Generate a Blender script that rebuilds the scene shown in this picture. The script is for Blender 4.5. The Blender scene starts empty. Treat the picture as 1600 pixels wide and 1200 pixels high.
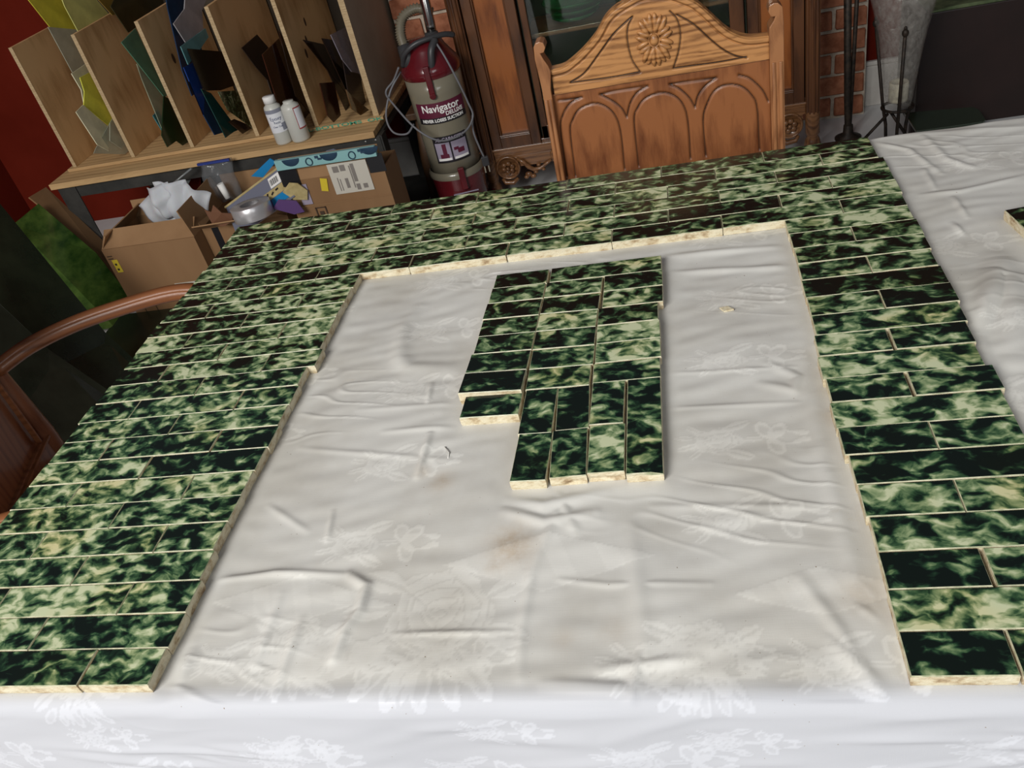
import bpy, bmesh, math, random
import numpy as np
from mathutils import Vector, Matrix
random.seed(7)
C = bpy.context.scene.collection
S = bpy.context.scene
# ---------------------------------------------------------------- camera, world, light, exposure
cam_d = bpy.data.cameras.new('camera'); cam = bpy.data.objects.new('camera', cam_d); C.objects.link(cam)
cam_d.sensor_fit = 'HORIZONTAL'; cam_d.sensor_width = 36.0; cam_d.lens = 36.0*1320.56/1600.0
cam_d.clip_start = 0.02
Mw = Matrix(((0.971322, 0.120285, -0.205096), (0.088188, 0.618809, 0.780576), (0.220807, -0.776278, 0.590455)))      # rows: camera right, up, back in the world
CAMLOC = Vector((-0.27943, -1.30813, 1.35138))
cam.matrix_world = Matrix.Translation(CAMLOC) @ Mw.transposed().to_4x4()
S.camera = cam
w = bpy.data.worlds.new('world'); S.world = w; w.use_nodes = True
w.node_tree.nodes['Background'].inputs[0].default_value = (0.80, 0.86, 1.0, 1)
w.node_tree.nodes['Background'].inputs[1].default_value = 0.075
def area(name, loc, target, sx, sy, power, col):
    d = bpy.data.lights.new(name, 'AREA'); d.shape = 'RECTANGLE'; d.size = sx; d.size_y = sy; d.energy = power; d.color = col
    o = bpy.data.objects.new(name, d); C.objects.link(o); o.location = loc
    o.rotation_euler = (Vector(target)-Vector(loc)).to_track_quat('-Z', 'Y').to_euler(); return o
area('window_light_front', (-1.9, -3.5, 3.0), (-0.35, 0.3, 0.7), 1.9, 1.6, 196, (1.0, 0.98, 0.95))
area('fill_light_side', (1.0, -3.0, 2.1), (-0.3, 0.6, 0.7), 1.3, 1.3, 24, (0.95, 0.98, 1.0))  # weak fill added from the right, no window known there
vs = S.view_settings; vs.view_transform = 'Standard'; vs.look = 'None'; vs.exposure = 0.0; vs.gamma = 1.0; vs.use_curve_mapping = False

# ---------------------------------------------------------------- helpers
def box(bm, x0, x1, y0, y1, z0, z1, M=None, mi=0):
    vs_ = [bm.verts.new(p) for p in [(x0,y0,z0),(x1,y0,z0),(x1,y1,z0),(x0,y1,z0),(x0,y0,z1),(x1,y0,z1),(x1,y1,z1),(x0,y1,z1)]]
    if M is not None:
        for v in vs_: v.co = M @ v.co
    fs = []
    for f in [(3,2,1,0),(4,5,6,7),(0,1,5,4),(1,2,6,5),(2,3,7,6),(3,0,4,7)]:
        q = bm.faces.new([vs_[i] for i in f]); q.material_index = mi; fs.append(q)
    return fs
def tube(bm, pts, r, n=10, cap=True, mi=0, flat=1.0):
    pts = [Vector(p) for p in pts]; rings = []
    if not hasattr(r, '__len__'): r = [r]*len(pts)
    up = None
    for i, p in enumerate(pts):
        t = (pts[min(i+1, len(pts)-1)]-pts[max(i-1, 0)]).normalized()
        if up is None:
            a = Vector((0,0,1)) if abs(t.z) < .9 else Vector((1,0,0)); up = (a-t*a.dot(t)).normalized()
        else: up = (up-t*up.dot(t)).normalized()
        s = t.cross(up)
        rings.append([bm.verts.new(p+up*math.cos(2*math.pi*k/n)*r[i]*flat+s*math.sin(2*math.pi*k/n)*r[i]) for k in range(n)])
    for a, b in zip(rings, rings[1:]):
        for k in range(n):
            f = bm.faces.new((a[k], a[(k+1)%n], b[(k+1)%n], b[k])); f.smooth = True; f.material_index = mi
    if cap: bm.faces.new(rings[0][::-1]).material_index = mi; bm.faces.new(rings[-1]).material_index = mi
def lathe(bm, prof, n=32, M=None, mi=0, smooth=True):
    rings = []
    for r, z in prof:
        if r < 1e-6: rings.append([bm.verts.new((0,0,z))])
        else: rings.append([bm.verts.new((r*math.cos(2*math.pi*k/n), r*math.sin(2*math.pi*k/n), z)) for k in range(n)])
    for a, b in zip(rings, rings[1:]):
        for k in range(n):
            if len(a) == 1 and len(b) == 1: continue
            if len(a) == 1: vv = (a[0], b[(k+1)%n], b[k])
            elif len(b) == 1: vv = (a[k], a[(k+1)%n], b[0])
            else: vv = (a[k], a[(k+1)%n], b[(k+1)%n], b[k])
            f = bm.faces.new(vv); f.smooth = smooth; f.material_index = mi
    if M is not None:
        for ring in rings:
            for v in ring: v.co = M @ v.co
def prism(bm, pts, off, mi=0):
    """closed polygon of 3-D points extruded by the vector off"""
    off = Vector(off); a = [bm.verts.new(Vector(p)) for p in pts]; b = [bm.verts.new(Vector(p)+off) for p in pts]
    n = len(a); bm.faces.new(a[::-1]).material_index = mi; bm.faces.new(b).material_index = mi
    for i in range(n): bm.faces.new((a[i], a[(i+1)%n], b[(i+1)%n], b[i])).material_index = mi
def ball(bm, c, r, M=None, seg=14, mi=0):
    rx, ry, rz = r if hasattr(r, '__len__') else (r, r, r)
    T = (M if M is not None else Matrix.Identity(4))
    g = bmesh.ops.create_uvsphere(bm, u_segments=seg, v_segments=max(6, seg//2), radius=1.0)
    for v in g['verts']:
        v.co = T @ (Vector(c)+Vector((v.co.x*rx, v.co.y*ry, v.co.z*rz)))
        for f in v.link_faces: f.smooth = True; f.material_index = mi
def obj(name, bm, mats, parent=None, bevel=0, loc=None, sub=0):
    bmesh.ops.recalc_face_normals(bm, faces=bm.faces)
    me = bpy.data.meshes.new(name); bm.to_mesh(me); bm.free()
    if not isinstance(mats, (list, tuple)): mats = [mats]
    for m in mats: me.materials.append(m)
    o = bpy.data.objects.new(name, me); C.objects.link(o)
    if parent is not None: o.parent = parent
    if loc is not None: o.location = loc
    if bevel:
        md = o.modifiers.new('bevel', 'BEVEL'); md.width = bevel; md.segments = 2; md.limit_method = 'ANGLE'; md.angle_limit = math.radians(40)
    if sub:
        md = o.modifiers.new('subsurf', 'SUBSURF'); md.levels = sub; md.render_levels = sub
    return o
def tag(o, label=None, cat=None, group=None, kind=None):
    if label: o['label'] = label
    if cat: o['category'] = cat
    if group: o['group'] = group
    if kind: o['kind'] = kind
    return o
def thing(name, label, cat, loc=(0,0,0), rotz=0, group=None):
    o = bpy.data.objects.new(name, None); C.objects.link(o); o.location = loc; o.rotation_euler = (0,0,rotz)
    o.empty_display_size = .05
    return tag(o, label, cat, group)
BM = bmesh.new
def RZ(a, c=(0,0,0)): return Matrix.Translation(c) @ Matrix.Rotation(a, 4, 'Z')
def text_mesh(name, body, size, mat, parent, M, bend=None, extrude=.0004, align='CENTER', bold=0.0):
    cu = bpy.data.curves.new(name, 'FONT'); cu.body = body; cu.size = size; cu.extrude = extrude; cu.align_x = align; cu.align_y = 'CENTER'; cu.offset = bold
    t = bpy.data.objects.new(name, cu); C.objects.link(t)
    bpy.context.view_layer.update()
    me = bpy.data.meshes.new_from_object(t); C.objects.unlink(t); bpy.data.objects.remove(t)
    for v in me.vertices:
        p = v.co.copy()
        if bend:      # wrap onto a cylinder of radius bend about z: text x -> angle, y -> height
            a = p.x/bend; p = Vector((math.sin(a)*(bend+p.z), -math.cos(a)*(bend+p.z), p.y))
        v.co = M @ p
    me.materials.clear(); me.materials.append(mat)
    o = bpy.data.objects.new(name, me); C.objects.link(o); o.parent = parent
    return o

# ---------------------------------------------------------------- materials
def mat(name, col, rough=.5, metal=0, spec=.5, coat=0, trans=0, ior=1.45, alpha=1):
    m = bpy.data.materials.new(name); m.use_nodes = True; b = m.node_tree.nodes['Principled BSDF']
    b.inputs['Base Color'].default_value = (*col, 1); b.inputs['Roughness'].default_value = rough; b.inputs['Metallic'].default_value = metal
    b.inputs['Specular IOR Level'].default_value = spec; b.inputs['Coat Weight'].default_value = coat; b.inputs['Coat Roughness'].default_value = .08
    b.inputs['Transmission Weight'].default_value = trans; b.inputs['IOR'].default_value = ior; b.inputs['Alpha'].default_value = alpha
    return m
class NT:
    def __init__(s, m): s.t = m.node_tree; s.b = s.t.nodes['Principled BSDF']
    def n(s, ty, **kw):
        nd = s.t.nodes.new(ty)
        for k, v in kw.items():
            if k in nd.inputs.keys(): nd.inputs[k].default_value = v
            else: setattr(nd, k, v)
        return nd
    def l(s, a, b): s.t.links.new(a, b)
    def ramp(s, fac, stops, interp='LINEAR'):
        r = s.n('ShaderNodeValToRGB'); r.color_ramp.interpolation = interp
        while len(r.color_ramp.elements) < len(stops): r.color_ramp.elements.new(.5)
        for e, (p, c) in zip(r.color_ramp.elements, stops): e.position = p; e.color = (*c, 1)
        s.l(fac, r.inputs[0]); return r
    def coords(s, scale=(1,1,1), rnd=False, rot=(0,0,0)):
        tc = s.n('ShaderNodeTexCoord'); mp = s.n('ShaderNodeMapping'); mp.inputs['Scale'].default_value = scale; mp.inputs['Rotation'].default_value = rot
        s.l(tc.outputs['Object'], mp.inputs['Vector'])
        if rnd:
            oi = s.n('ShaderNodeObjectInfo'); mu = s.n('ShaderNodeVectorMath', operation='MULTIPLY_ADD')
            cb = s.n('ShaderNodeCombineXYZ'); m2 = s.n('ShaderNodeMath', operation='MULTIPLY'); m2.inputs[1].default_value = 53.7
            s.l(oi.outputs['Random'], m2.inputs[0]); s.l(m2.outputs[0], cb.inputs[0]); s.l(oi.outputs['Random'], cb.inputs[1]); s.l(m2.outputs[0], cb.inputs[2])
            ad = s.n('ShaderNodeVectorMath', operation='ADD'); s.l(mp.outputs[0], ad.inputs[0]); s.l(cb.outputs[0], ad.inputs[1]); return ad.outputs[0]
        return mp.outputs[0]
    def noise(s, vec, scale, detail=4, rough=.5, dist=0):
        n_ = s.n('ShaderNodeTexNoise'); n_.inputs['Scale'].default_value = scale; n_.inputs['Detail'].default_value = detail
        n_.inputs['Roughness'].default_value = rough; n_.inputs['Distortion'].default_value = dist; s.l(vec, n_.inputs['Vector']); return n_.outputs['Fac']
    def bump(s, h, strength=.3, dist=.002):
        b = s.n('ShaderNodeBump'); b.inputs['Strength'].default_value = strength; b.inputs['Distance'].default_value = dist
        s.l(h, b.inputs['Height']); s.l(b.outputs[0], s.b.inputs['Normal']); return b
def wood(name, c0, c1, axis='Z', scale=1.0, rough=.42, coat=.15, fig=1.0, rnd=False):
    m = mat(name, c0, rough, coat=coat); t = NT(m)
    sc = {'X': (2,14,14), 'Y': (14,2,14), 'Z': (14,14,2)}[axis]
    v = t.coords(tuple(a*scale for a in sc), rnd)
    a = t.noise(v, 2.2, 5, .6, .9*fig)
    wv = t.n('ShaderNodeTexWave'); wv.wave_type = 'RINGS'; wv.inputs['Scale'].default_value = 1.2; wv.inputs['Distortion'].default_value = 5*fig
    wv.inputs['Detail'].default_value = 3; wv.inputs['Detail Scale'].default_value = 1.4; t.l(v, wv.inputs['Vector'])
    v2 = t.coords(tuple(a*scale*9 for a in sc), rnd); fine = t.noise(v2, 3.0, 3, .7)
    mx = t.n('ShaderNodeMath', operation='MULTIPLY_ADD'); mx.inputs[1].default_value = .35; t.l(wv.outputs['Fac'], mx.inputs[0]); t.l(a, mx.inputs[2])
    mx2 = t.n('ShaderNodeMath', operation='MULTIPLY_ADD'); mx2.inputs[1].default_value = .25; t.l(fine, mx2.inputs[0]); t.l(mx.outputs[0], mx2.inputs[2])
    r = t.ramp(mx2.outputs[0], [(.42, c0), (.62, tuple((x+y)/2 for x, y in zip(c0, c1))), (.88, c1)])
    t.l(r.outputs[0], t.b.inputs['Base Color']); t.bump(mx2.outputs[0], .15, .001)
    return m
def noisy(name, c0, c1, scale=20, rough=.7, detail=4, bump=.1, bd=.002, stretch=(1,1,1), lo=.35, hi=.65, rnd=False, **kw):
    m = mat(name, c0, rough, **kw); t = NT(m); v = t.coords(stretch, rnd); a = t.noise(v, scale, detail, .6)
    r = t.ramp(a, [(lo, c0), (hi, c1)]); t.l(r.outputs[0], t.b.inputs['Base Color'])
    if bump: t.bump(a, bump, bd)
    return m

# green mottled glaze: custom property 'tone' of each tile shifts it darker or paler
def glaze_mat():
    m = mat('green_mottled_glaze', (.05,.1,.05), .12, spec=.5); t = NT(m)
    v = t.coords((1,1,1), True)
    wn = t.n('ShaderNodeTexNoise'); wn.inputs['Scale'].default_value = 26; wn.inputs['Detail'].default_value = 3; t.l(v, wn.inputs['Vector'])
    wm = t.n('ShaderNodeVectorMath', operation='MULTIPLY_ADD'); wm.inputs[1].default_value = (.03,.03,.03); t.l(wn.outputs['Color'], wm.inputs[0]); t.l(v, wm.inputs[2])
    mp = t.n('ShaderNodeMapping'); mp.inputs['Rotation'].default_value = (0,0,.5); mp.inputs['Scale'].default_value = (.8,1.25,1); t.l(wm.outputs[0], mp.inputs['Vector'])
    big = t.noise(mp.outputs[0], 22, 2, .5); mid = t.noise(mp.outputs[0], 66, 5, .47, .3)
    at = t.n('ShaderNodeAttribute'); at.attribute_type = 'OBJECT'; at.attribute_name = 'tone'
    a1 = t.n('ShaderNodeMath', operation='MULTIPLY_ADD'); a1.inputs[1].default_value = .40; t.l(big, a1.inputs[0]); t.l(mid, a1.inputs[2])
    a2 = t.n('ShaderNodeMath', operation='ADD'); t.l(a1.outputs[0], a2.inputs[0]); t.l(at.outputs['Fac'], a2.inputs[1])
    r = t.ramp(a2.outputs[0], [(.58, (.005,.009,.007)), (.635, (.011,.029,.016)), (.685, (.036,.086,.038)), (.735, (.135,.21,.098)), (.795, (.30,.375,.195)), (.865, (.57,.61,.39))])
    # brown-olive drift
    br = t.noise(v, 14, 2, .5); rb = t.ramp(br, [(.50, (0,0,0)), (.72, (1,1,1))])
    mxc = t.n('ShaderNodeMix', data_type='RGBA', blend_type='MULTIPLY'); t.l(rb.outputs[0], mxc.inputs['Factor']); t.l(r.outputs[0], mxc.inputs[6]); mxc.inputs[7].default_value = (1.12,.96,.80,1)
    t.l(mxc.outputs[2], t.b.inputs['Base Color'])
    pit = t.n('ShaderNodeAttribute'); pit.attribute_type = 'OBJECT'; pit.attribute_name = 'pitted'
    pn = t.noise(v, 420, 2, .6); pm = t.n('ShaderNodeMath', operation='MULTIPLY'); t.l(pn, pm.inputs[0]); t.l(pit.outputs['Fac'], pm.inputs[1])
    wv = t.noise(v, 16, 1, .4); ad = t.n('ShaderNodeMath', operation='MULTIPLY_ADD'); ad.inputs[1].default_value = .8; t.l(wv, ad.inputs[0]); t.l(pm.outputs[0], ad.inputs[2])
    t.bump(ad.outputs[0], .35, .0012)
    return m
def bisque_mat():
    m = mat('cream_fired_clay', (.7,.62,.42), .85); t = NT(m); v = t.coords((1,1,1.6), True)
    a = t.noise(v, 60, 6, .65); b = t.noise(v, 260, 3, .6)
    r = t.ramp(a, [(.30, (.26,.17,.09)), (.42, (.50,.40,.25)), (.52, (.64,.57,.40)), (.75, (.72,.67,.52))])
    t.l(r.outputs[0], t.b.inputs['Base Color'])
    s_ = t.n('ShaderNodeMath', operation='ADD'); t.l(a, s_.inputs[0]); t.l(b, s_.inputs[1]); t.bump(s_.outputs[0], .6, .0015)
    return m
M_GLAZE = glaze_mat(); M_BISQUE = bisque_mat()
M_ARRIS = noisy('pale_glaze_edge', (.24,.27,.15), (.56,.53,.37), 90, .4, bump=0, rnd=True)

# ---------------------------------------------------------------- measured data (metres; tiles in millimetres)
TILES = {'band': {1: [-1075.7, -925.1, -772.5, -621.0, -469.4, -316.0, -159.0, -2.1],
          2: [-1075.7, -998.7, -844.2, -692.5, -540.5, -388.4, -234.1, -79.0, -2.0],
          3: [-1075.9, -919.1, -767.4, -614.1, -460.6, -307.5, -148.9, 4.3],
          4: [-1073.7, -999.1, -848.7, -693.3, -541.6, -388.1, -233.3, -78.4, 3.8],
          5: [-1077.5, -919.4, -764.9, -613.7, -461.6, -308.5, -152.0, 4.5],
          6: [-1076.3, -1003.3, -847.6, -694.9, -543.8, -389.5, -235.3, -77.1, 2.4]},
 'left': {7: [-1079.4, -927.5, -773.5],
          8: [-1081.5, -1002.7, -850.8, -775.7],
          9: [-1083.6, -928.6, -777.4],
          10: [-1083.4, -1005.7, -853.3, -777.1],
          11: [-1080.9, -930.8, -777.4],
          12: [-1080.6, -1005.6, -850.2, -772.3],
          13: [-1082.2, -931.4, -783.0],
          14: [-1087.2, -1010.7, -857.6, -780.4],
          15: [-1083.3, -932.5, -781.9],
          16: [-1083.4, -1008.8, -856.1, -779.9],
          17: [-1085.7, -932.7, -782.4],
          18: [-1086.7, -1008.7, -858.2, -783.6],
          19: [-1084.1, -929.6, -782.7],
          20: [-1091.0, -1006.1, -853.9, -783.6],
          21: [-1085.7, -931.2, -781.3],
          22: [-1091.0, -1002.1, -854.8, -778.6],
          23: [-1085.4, -930.9, -777.9],
          24: [-1091.0, -1006.0, -851.5, -779.5]},
 'right': {7: [-153.6, 1.8],
           8: [-152.6, -75.9, 4.0],
           9: [-151.9, 3.1],
           10: [-152.5, -71.7, 1.1],
           11: [-153.7, 3.4],
           12: [-153.2, -73.3, 3.7],
           13: [-153.6, 0.9],
           14: [-156.6, -78.9, -1.7],
           15: [-158.8, -4.1],
           16: [-156.5, -78.0, 1.9],
           17: [-158.7, -2.0],
           18: [-157.9, -76.3, -2.4000000000000057],
           19: [-154.8, 0.6999999999999886],
           20: [-154.2, -74.7, 1.3000000000000114],
           21: [-152.1, 3.4000000000000057],
           22: [-152.8, -73.9, 2.6999999999999886],
           23: [-153.9, 1.5999999999999943],
           24: [-154.0, -80.4, 1.5]},
 'centre': {'A1': (-513.2, -306.1, 74.8, 31.8, -1.2),
            'A2': (-514.8, -342.2, 74.9, 38.2, -1.0),
            'A3': (-516.5, -381.3, 75.4, 36.5, -2.8),
            'A4': (-516.6, -419.6, 74.9, 36.5, -2.1),
            'A5': (-517.3, -457.6, 73.9, 36.7, -2.1),
            'A6': (-520.0, -496.6, 78.8, 37.0, -3.8),
            'A7': (-520.2, -541.1, 75.7, 38.1, -5.0),
            'A8': (-516.9, -579.5, 68.0, 38.9, -2.6),
            'B1': (-396.3, -305.0, 150.7, 36.0, -0.0),
            'B2': (-437.5, -344.0, 77.0, 36.3, -2.4),
            'C2': (-358.1, -343.8, 77.2, 37.9, 0.3),
            'B3': (-439.0, -382.3, 75.5, 36.4, -4.0),
            'C3': (-358.3, -382.4, 77.6, 36.5, -0.6),
            'B4': (-440.5, -421.0, 75.2, 37.6, -3.4),
            'C4': (-363.9, -421.8, 74.2, 37.0, 0.2),
            'B5': (-440.9, -460.3, 76.3, 38.3, -2.3),
            'C5': (-363.0, -460.1, 77.9, 36.2, 1.4),
            'B6': (-440.9, -499.5, 76.9, 38.0, -1.7),
            'C6': (-362.7, -498.8, 77.6, 38.5, 1.1),
            'B7': (-442.3, -538.4, 73.5, 37.5, -1.5),
            'C7': (-363.8, -537.6, 76.7, 35.0, 1.0),
            'V1': (-460.4, -596.3, 36.5, 77.8, -1.4),
            'V2': (-421.6, -595.6, 35.8, 73.3, 3.5),
            'V3': (-383.6, -591.9, 36.0, 71.9, -1.1),
            'V4': (-343.8, -630.8, 36.0, 149.9, 0.3),
            'V5': (-460.1, -670.2, 36.8, 68.0, -2.3),
            'V6': (-421.1, -668.0, 37.1, 69.6, 3.0),
            'V7': (-382.2, -665.4, 36.8, 72.4, 0.5)}}
SHEETS = [
('yellow', [(-2.416, 1.54, 1.064), (-2.421, 1.605, 0.906), (-2.417, 1.741, 0.856), (-2.411, 1.74, 0.979)], 'translucent yellow glass sheet standing highest in the leftmost slot of the plywood rack'),
('lime', [(-2.358, 1.662, 1.025), (-2.361, 1.653, 0.953), (-2.365, 1.665, 0.852), (-2.354, 1.876, 0.86), (-2.352, 1.802, 0.99)], 'pale lime glass sheet in the leftmost rack slot, rising beside the second divider'),
('greyglass', [(-2.411, 1.582, 0.911), (-2.416, 1.595, 0.74), (-2.408, 1.752, 0.749), (-2.406, 1.717, 0.863)], 'grey-green frosted glass sheet below the yellow sheet in the leftmost rack slot'),
('cream', [(-2.37, 1.524, 0.759), (-2.37, 1.643, 0.761), (-2.37, 1.659, 0.721), (-2.37, 1.645, 0.609), (-2.37, 1.505, 0.649), (-2.37, 1.531, 0.698)], 'off-white glass offcut behind the bright yellow one in the leftmost rack slot'),
('yellowbright', [(-2.345, 1.523, 0.741), (-2.345, 1.613, 0.736), (-2.345, 1.614, 0.572), (-2.345, 1.55, 0.547), (-2.345, 1.468, 0.658), (-2.345, 1.509, 0.695)], 'bright yellow glass offcut with a curved left edge in the leftmost rack slot'),
('cream', [(-2.339, 1.405, 0.658), (-2.338, 1.458, 0.664), (-2.344, 1.536, 0.555), (-2.347, 1.479, 0.482), (-2.345, 1.434, 0.526)], 'small pale cream glass offcut low in the leftmost rack slot'),
('greyglass', [(-2.306, 1.506, 0.573), (-2.305, 1.558, 0.587), (-2.309, 1.563, 0.476), (-2.309, 1.502, 0.476), (-2.307, 1.459, 0.524)], 'narrow grey glass strip against the second divider of the rack'),
('greyglass', [(-2.351, 1.424, 0.516), (-2.335, 1.546, 0.562), (-2.339, 1.541, 0.52), (-2.339, 1.599, 0.44), (-2.344, 1.553, 0.437), (-2.354, 1.401, 0.506)], 'clear grey glass scraps lying on the floor of the leftmost rack slot'),
('amberolive', [(-2.191, 1.566, 1.017), (-2.197, 1.65, 0.894), (-2.198, 1.823, 0.875), (-2.193, 1.743, 0.976)], 'amber-olive glass sheet rising behind the second slot of the rack'),
('olive', [(-2.145, 1.582, 0.932), (-2.148, 1.62, 0.834), (-2.148, 1.919, 0.845), (-2.145, 1.95, 0.918), (-2.144, 1.702, 0.976)], 'dark olive glass sheet standing tall in the second slot of the rack'),
('greenclear', [(-2.092, 1.468, 0.836), (-2.092, 1.584, 0.85), (-2.096, 1.602, 0.609), (-2.096, 1.575, 0.609)], 'clear sea-green glass sheet leaning across the second slot of the rack'),
('paleglass', [(-2.114, 1.531, 0.747), (-2.115, 1.521, 0.696), (-2.118, 1.507, 0.508), (-2.118, 1.551, 0.515), (-2.117, 1.623, 0.6)], 'pale clear glass sheet under the sea-green one in the second rack slot'),
('teal', [(-2.147, 1.535, 0.563), (-2.147, 1.581, 0.567), (-2.149, 1.59, 0.505), (-2.149, 1.553, 0.489)], 'small teal glass offcut low in the second slot of the rack'),
('darkgreen', [(-2.076, 1.543, 0.622), (-2.077, 1.601, 0.577), (-2.08, 1.586, 0.43), (-2.08, 1.528, 0.441), (-2.079, 1.501, 0.47), (-2.079, 1.431, 0.475), (-2.078, 1.427, 0.52)], 'dark green glass offcuts stacked at the foot of the second rack slot'),
('navy', [(-1.939, 1.614, 0.96), (-1.941, 1.578, 0.893), (-1.945, 1.509, 0.703), (-1.946, 1.502, 0.615), (-1.947, 1.663, 0.605), (-1.942, 1.723, 0.837), (-1.94, 1.765, 0.924)], 'deep blue glass sheet standing tallest in the third slot of the rack'),
('greyviolet', [(-1.89, 1.668, 0.938), (-1.891, 1.591, 0.876), (-1.891, 1.486, 0.857), (-1.893, 1.514, 0.788), (-1.893, 1.665, 0.788), (-1.892, 1.707, 0.841), (-1.891, 1.853, 0.895)], 'grey glass sheet with a rounded cut-out edge in the third rack slot'),
('tealpale', [(-1.853, 1.368, 0.8), (-1.853, 1.607, 0.801), (-1.853, 1.605, 0.772), (-1.853, 1.513, 0.756), (-1.854, 1.398, 0.741)], 'pale turquoise glass sheet across the third slot of the rack'),
('blue', [(-1.874, 1.389, 0.735), (-1.874, 1.475, 0.728), (-1.876, 1.462, 0.618), (-1.877, 1.393, 0.571), (-1.876, 1.352, 0.635)], 'bright cobalt blue glass sheet in the third slot of the rack'),
('black', [(-1.833, 1.384, 0.79), (-1.834, 1.634, 0.709), (-1.837, 1.646, 0.588), (-1.836, 1.51, 0.614), (-1.836, 1.395, 0.65)], 'opaque black glass square in the third slot of the rack'),
('navy', [(-1.875, 1.399, 0.688), (-1.876, 1.467, 0.634), (-1.879, 1.501, 0.472), (-1.879, 1.425, 0.491), (-1.877, 1.389, 0.572)], 'long dark navy glass strip reaching the foot of the third rack slot'),
('tealdark', [(-1.845, 1.398, 0.658), (-1.846, 1.457, 0.624), (-1.849, 1.539, 0.459), (-1.849, 1.503, 0.466), (-1.849, 1.436, 0.472)], 'dark teal glass strip at the foot of the third rack slot'),
('swirl', [(-1.806, 1.435, 0.631), (-1.807, 1.582, 0.584), (-1.81, 1.606, 0.438), (-1.81, 1.585, 0.437), (-1.807, 1.45, 0.561)], 'swirled olive and white glass offcut beside the fourth divider'),
('darkred', [(-1.828, 1.46, 0.518), (-1.828, 1.506, 0.51), (-1.83, 1.623, 0.425), (-1.83, 1.528, 0.446)], 'dark glass offcut with a pinkish corner lying under the swirled one'),
('brownrough', [(-1.694, 1.497, 0.74), (-1.694, 1.644, 0.741), (-1.697, 1.779, 0.583), (-1.701, 1.772, 0.375), (-1.7, 1.592, 0.446), (-1.697, 1.599, 0.597), (-1.695, 1.547, 0.659)], 'textured dark brown glass sheet leaning in the fourth slot of the rack'),
('brownred', [(-1.614, 1.462, 0.715), (-1.614, 1.631, 0.718), (-1.617, 1.642, 0.598), (-1.621, 1.703, 0.399), (-1.62, 1.611, 0.416), (-1.618, 1.443, 0.514)], 'smooth dark red-brown glass sheet behind the two bottles in the rack'),
('darkbrown', [(-1.594, 1.607, 0.747), (-1.594, 1.627, 0.716), (-1.598, 1.64, 0.554), (-1.599, 1.657, 0.465), (-1.6, 1.644, 0.416), (-1.598, 1.562, 0.535)], 'narrow dark brown glass strip against the fifth divider'),
('darkbrown', [(-1.454, 1.454, 0.738), (-1.455, 1.614, 0.675), (-1.456, 1.658, 0.616), (-1.459, 1.698, 0.463), (-1.461, 1.719, 0.377), (-1.46, 1.63, 0.409), (-1.457, 1.576, 0.598)], 'pointed dark brown glass shard fanned out in the fifth slot of the rack'),
('brownred', [(-1.437, 1.427, 0.601), (-1.437, 1.551, 0.562), (-1.44, 1.52, 0.455), (-1.439, 1.439, 0.461), (-1.439, 1.375, 0.499)], 'red-brown glass shard at the foot of the fifth rack slot'),
('darkbrown', [(-1.414, 1.513, 0.718), (-1.415, 1.605, 0.686), (-1.417, 1.678, 0.568), (-1.419, 1.688, 0.46), (-1.42, 1.627, 0.406), (-1.419, 1.595, 0.494)], 'upright black-brown glass shard in the middle of the fifth rack slot'),
('lavender', [(-1.374, 1.498, 0.727), (-1.375, 1.673, 0.703), (-1.378, 1.665, 0.543), (-1.377, 1.589, 0.575), (-1.376, 1.534, 0.635)], 'clear lavender glass sheet against the right side of the rack'),
('darkbrown', [(-1.396, 1.592, 0.626), (-1.398, 1.714, 0.523), (-1.4, 1.693, 0.407), (-1.4, 1.582, 0.429), (-1.398, 1.543, 0.509)], 'dark umber glass sheet below the lavender one in the fifth slot'),
('amber', [(-1.347, 1.408, 0.571), (-1.348, 1.442, 0.537), (-1.35, 1.566, 0.442), (-1.349, 1.471, 0.459), (-1.348, 1.393, 0.507)], 'glossy amber glass offcut at the right foot of the rack'),
]
MOTIFS = [(-0.634, -0.393), (-0.632, -0.521), (-0.632, -0.652), (-0.634, -0.768), (-0.239, -0.391), (-0.256, -0.521), (-0.272, -0.654), (-0.271, -0.763), (-0.855, -0.312), (-0.834, -0.466), (-0.841, -0.587), (-0.64, -0.265), (-0.244, -0.236), (0.116, -0.112), (0.02, -0.326), (-0.64, -0.907), (-0.344, -0.915), (-0.204, -0.914), (-0.002, -0.619), (0.06, -0.496)]
BIGROSE = [(-0.529, -0.853)]
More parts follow.
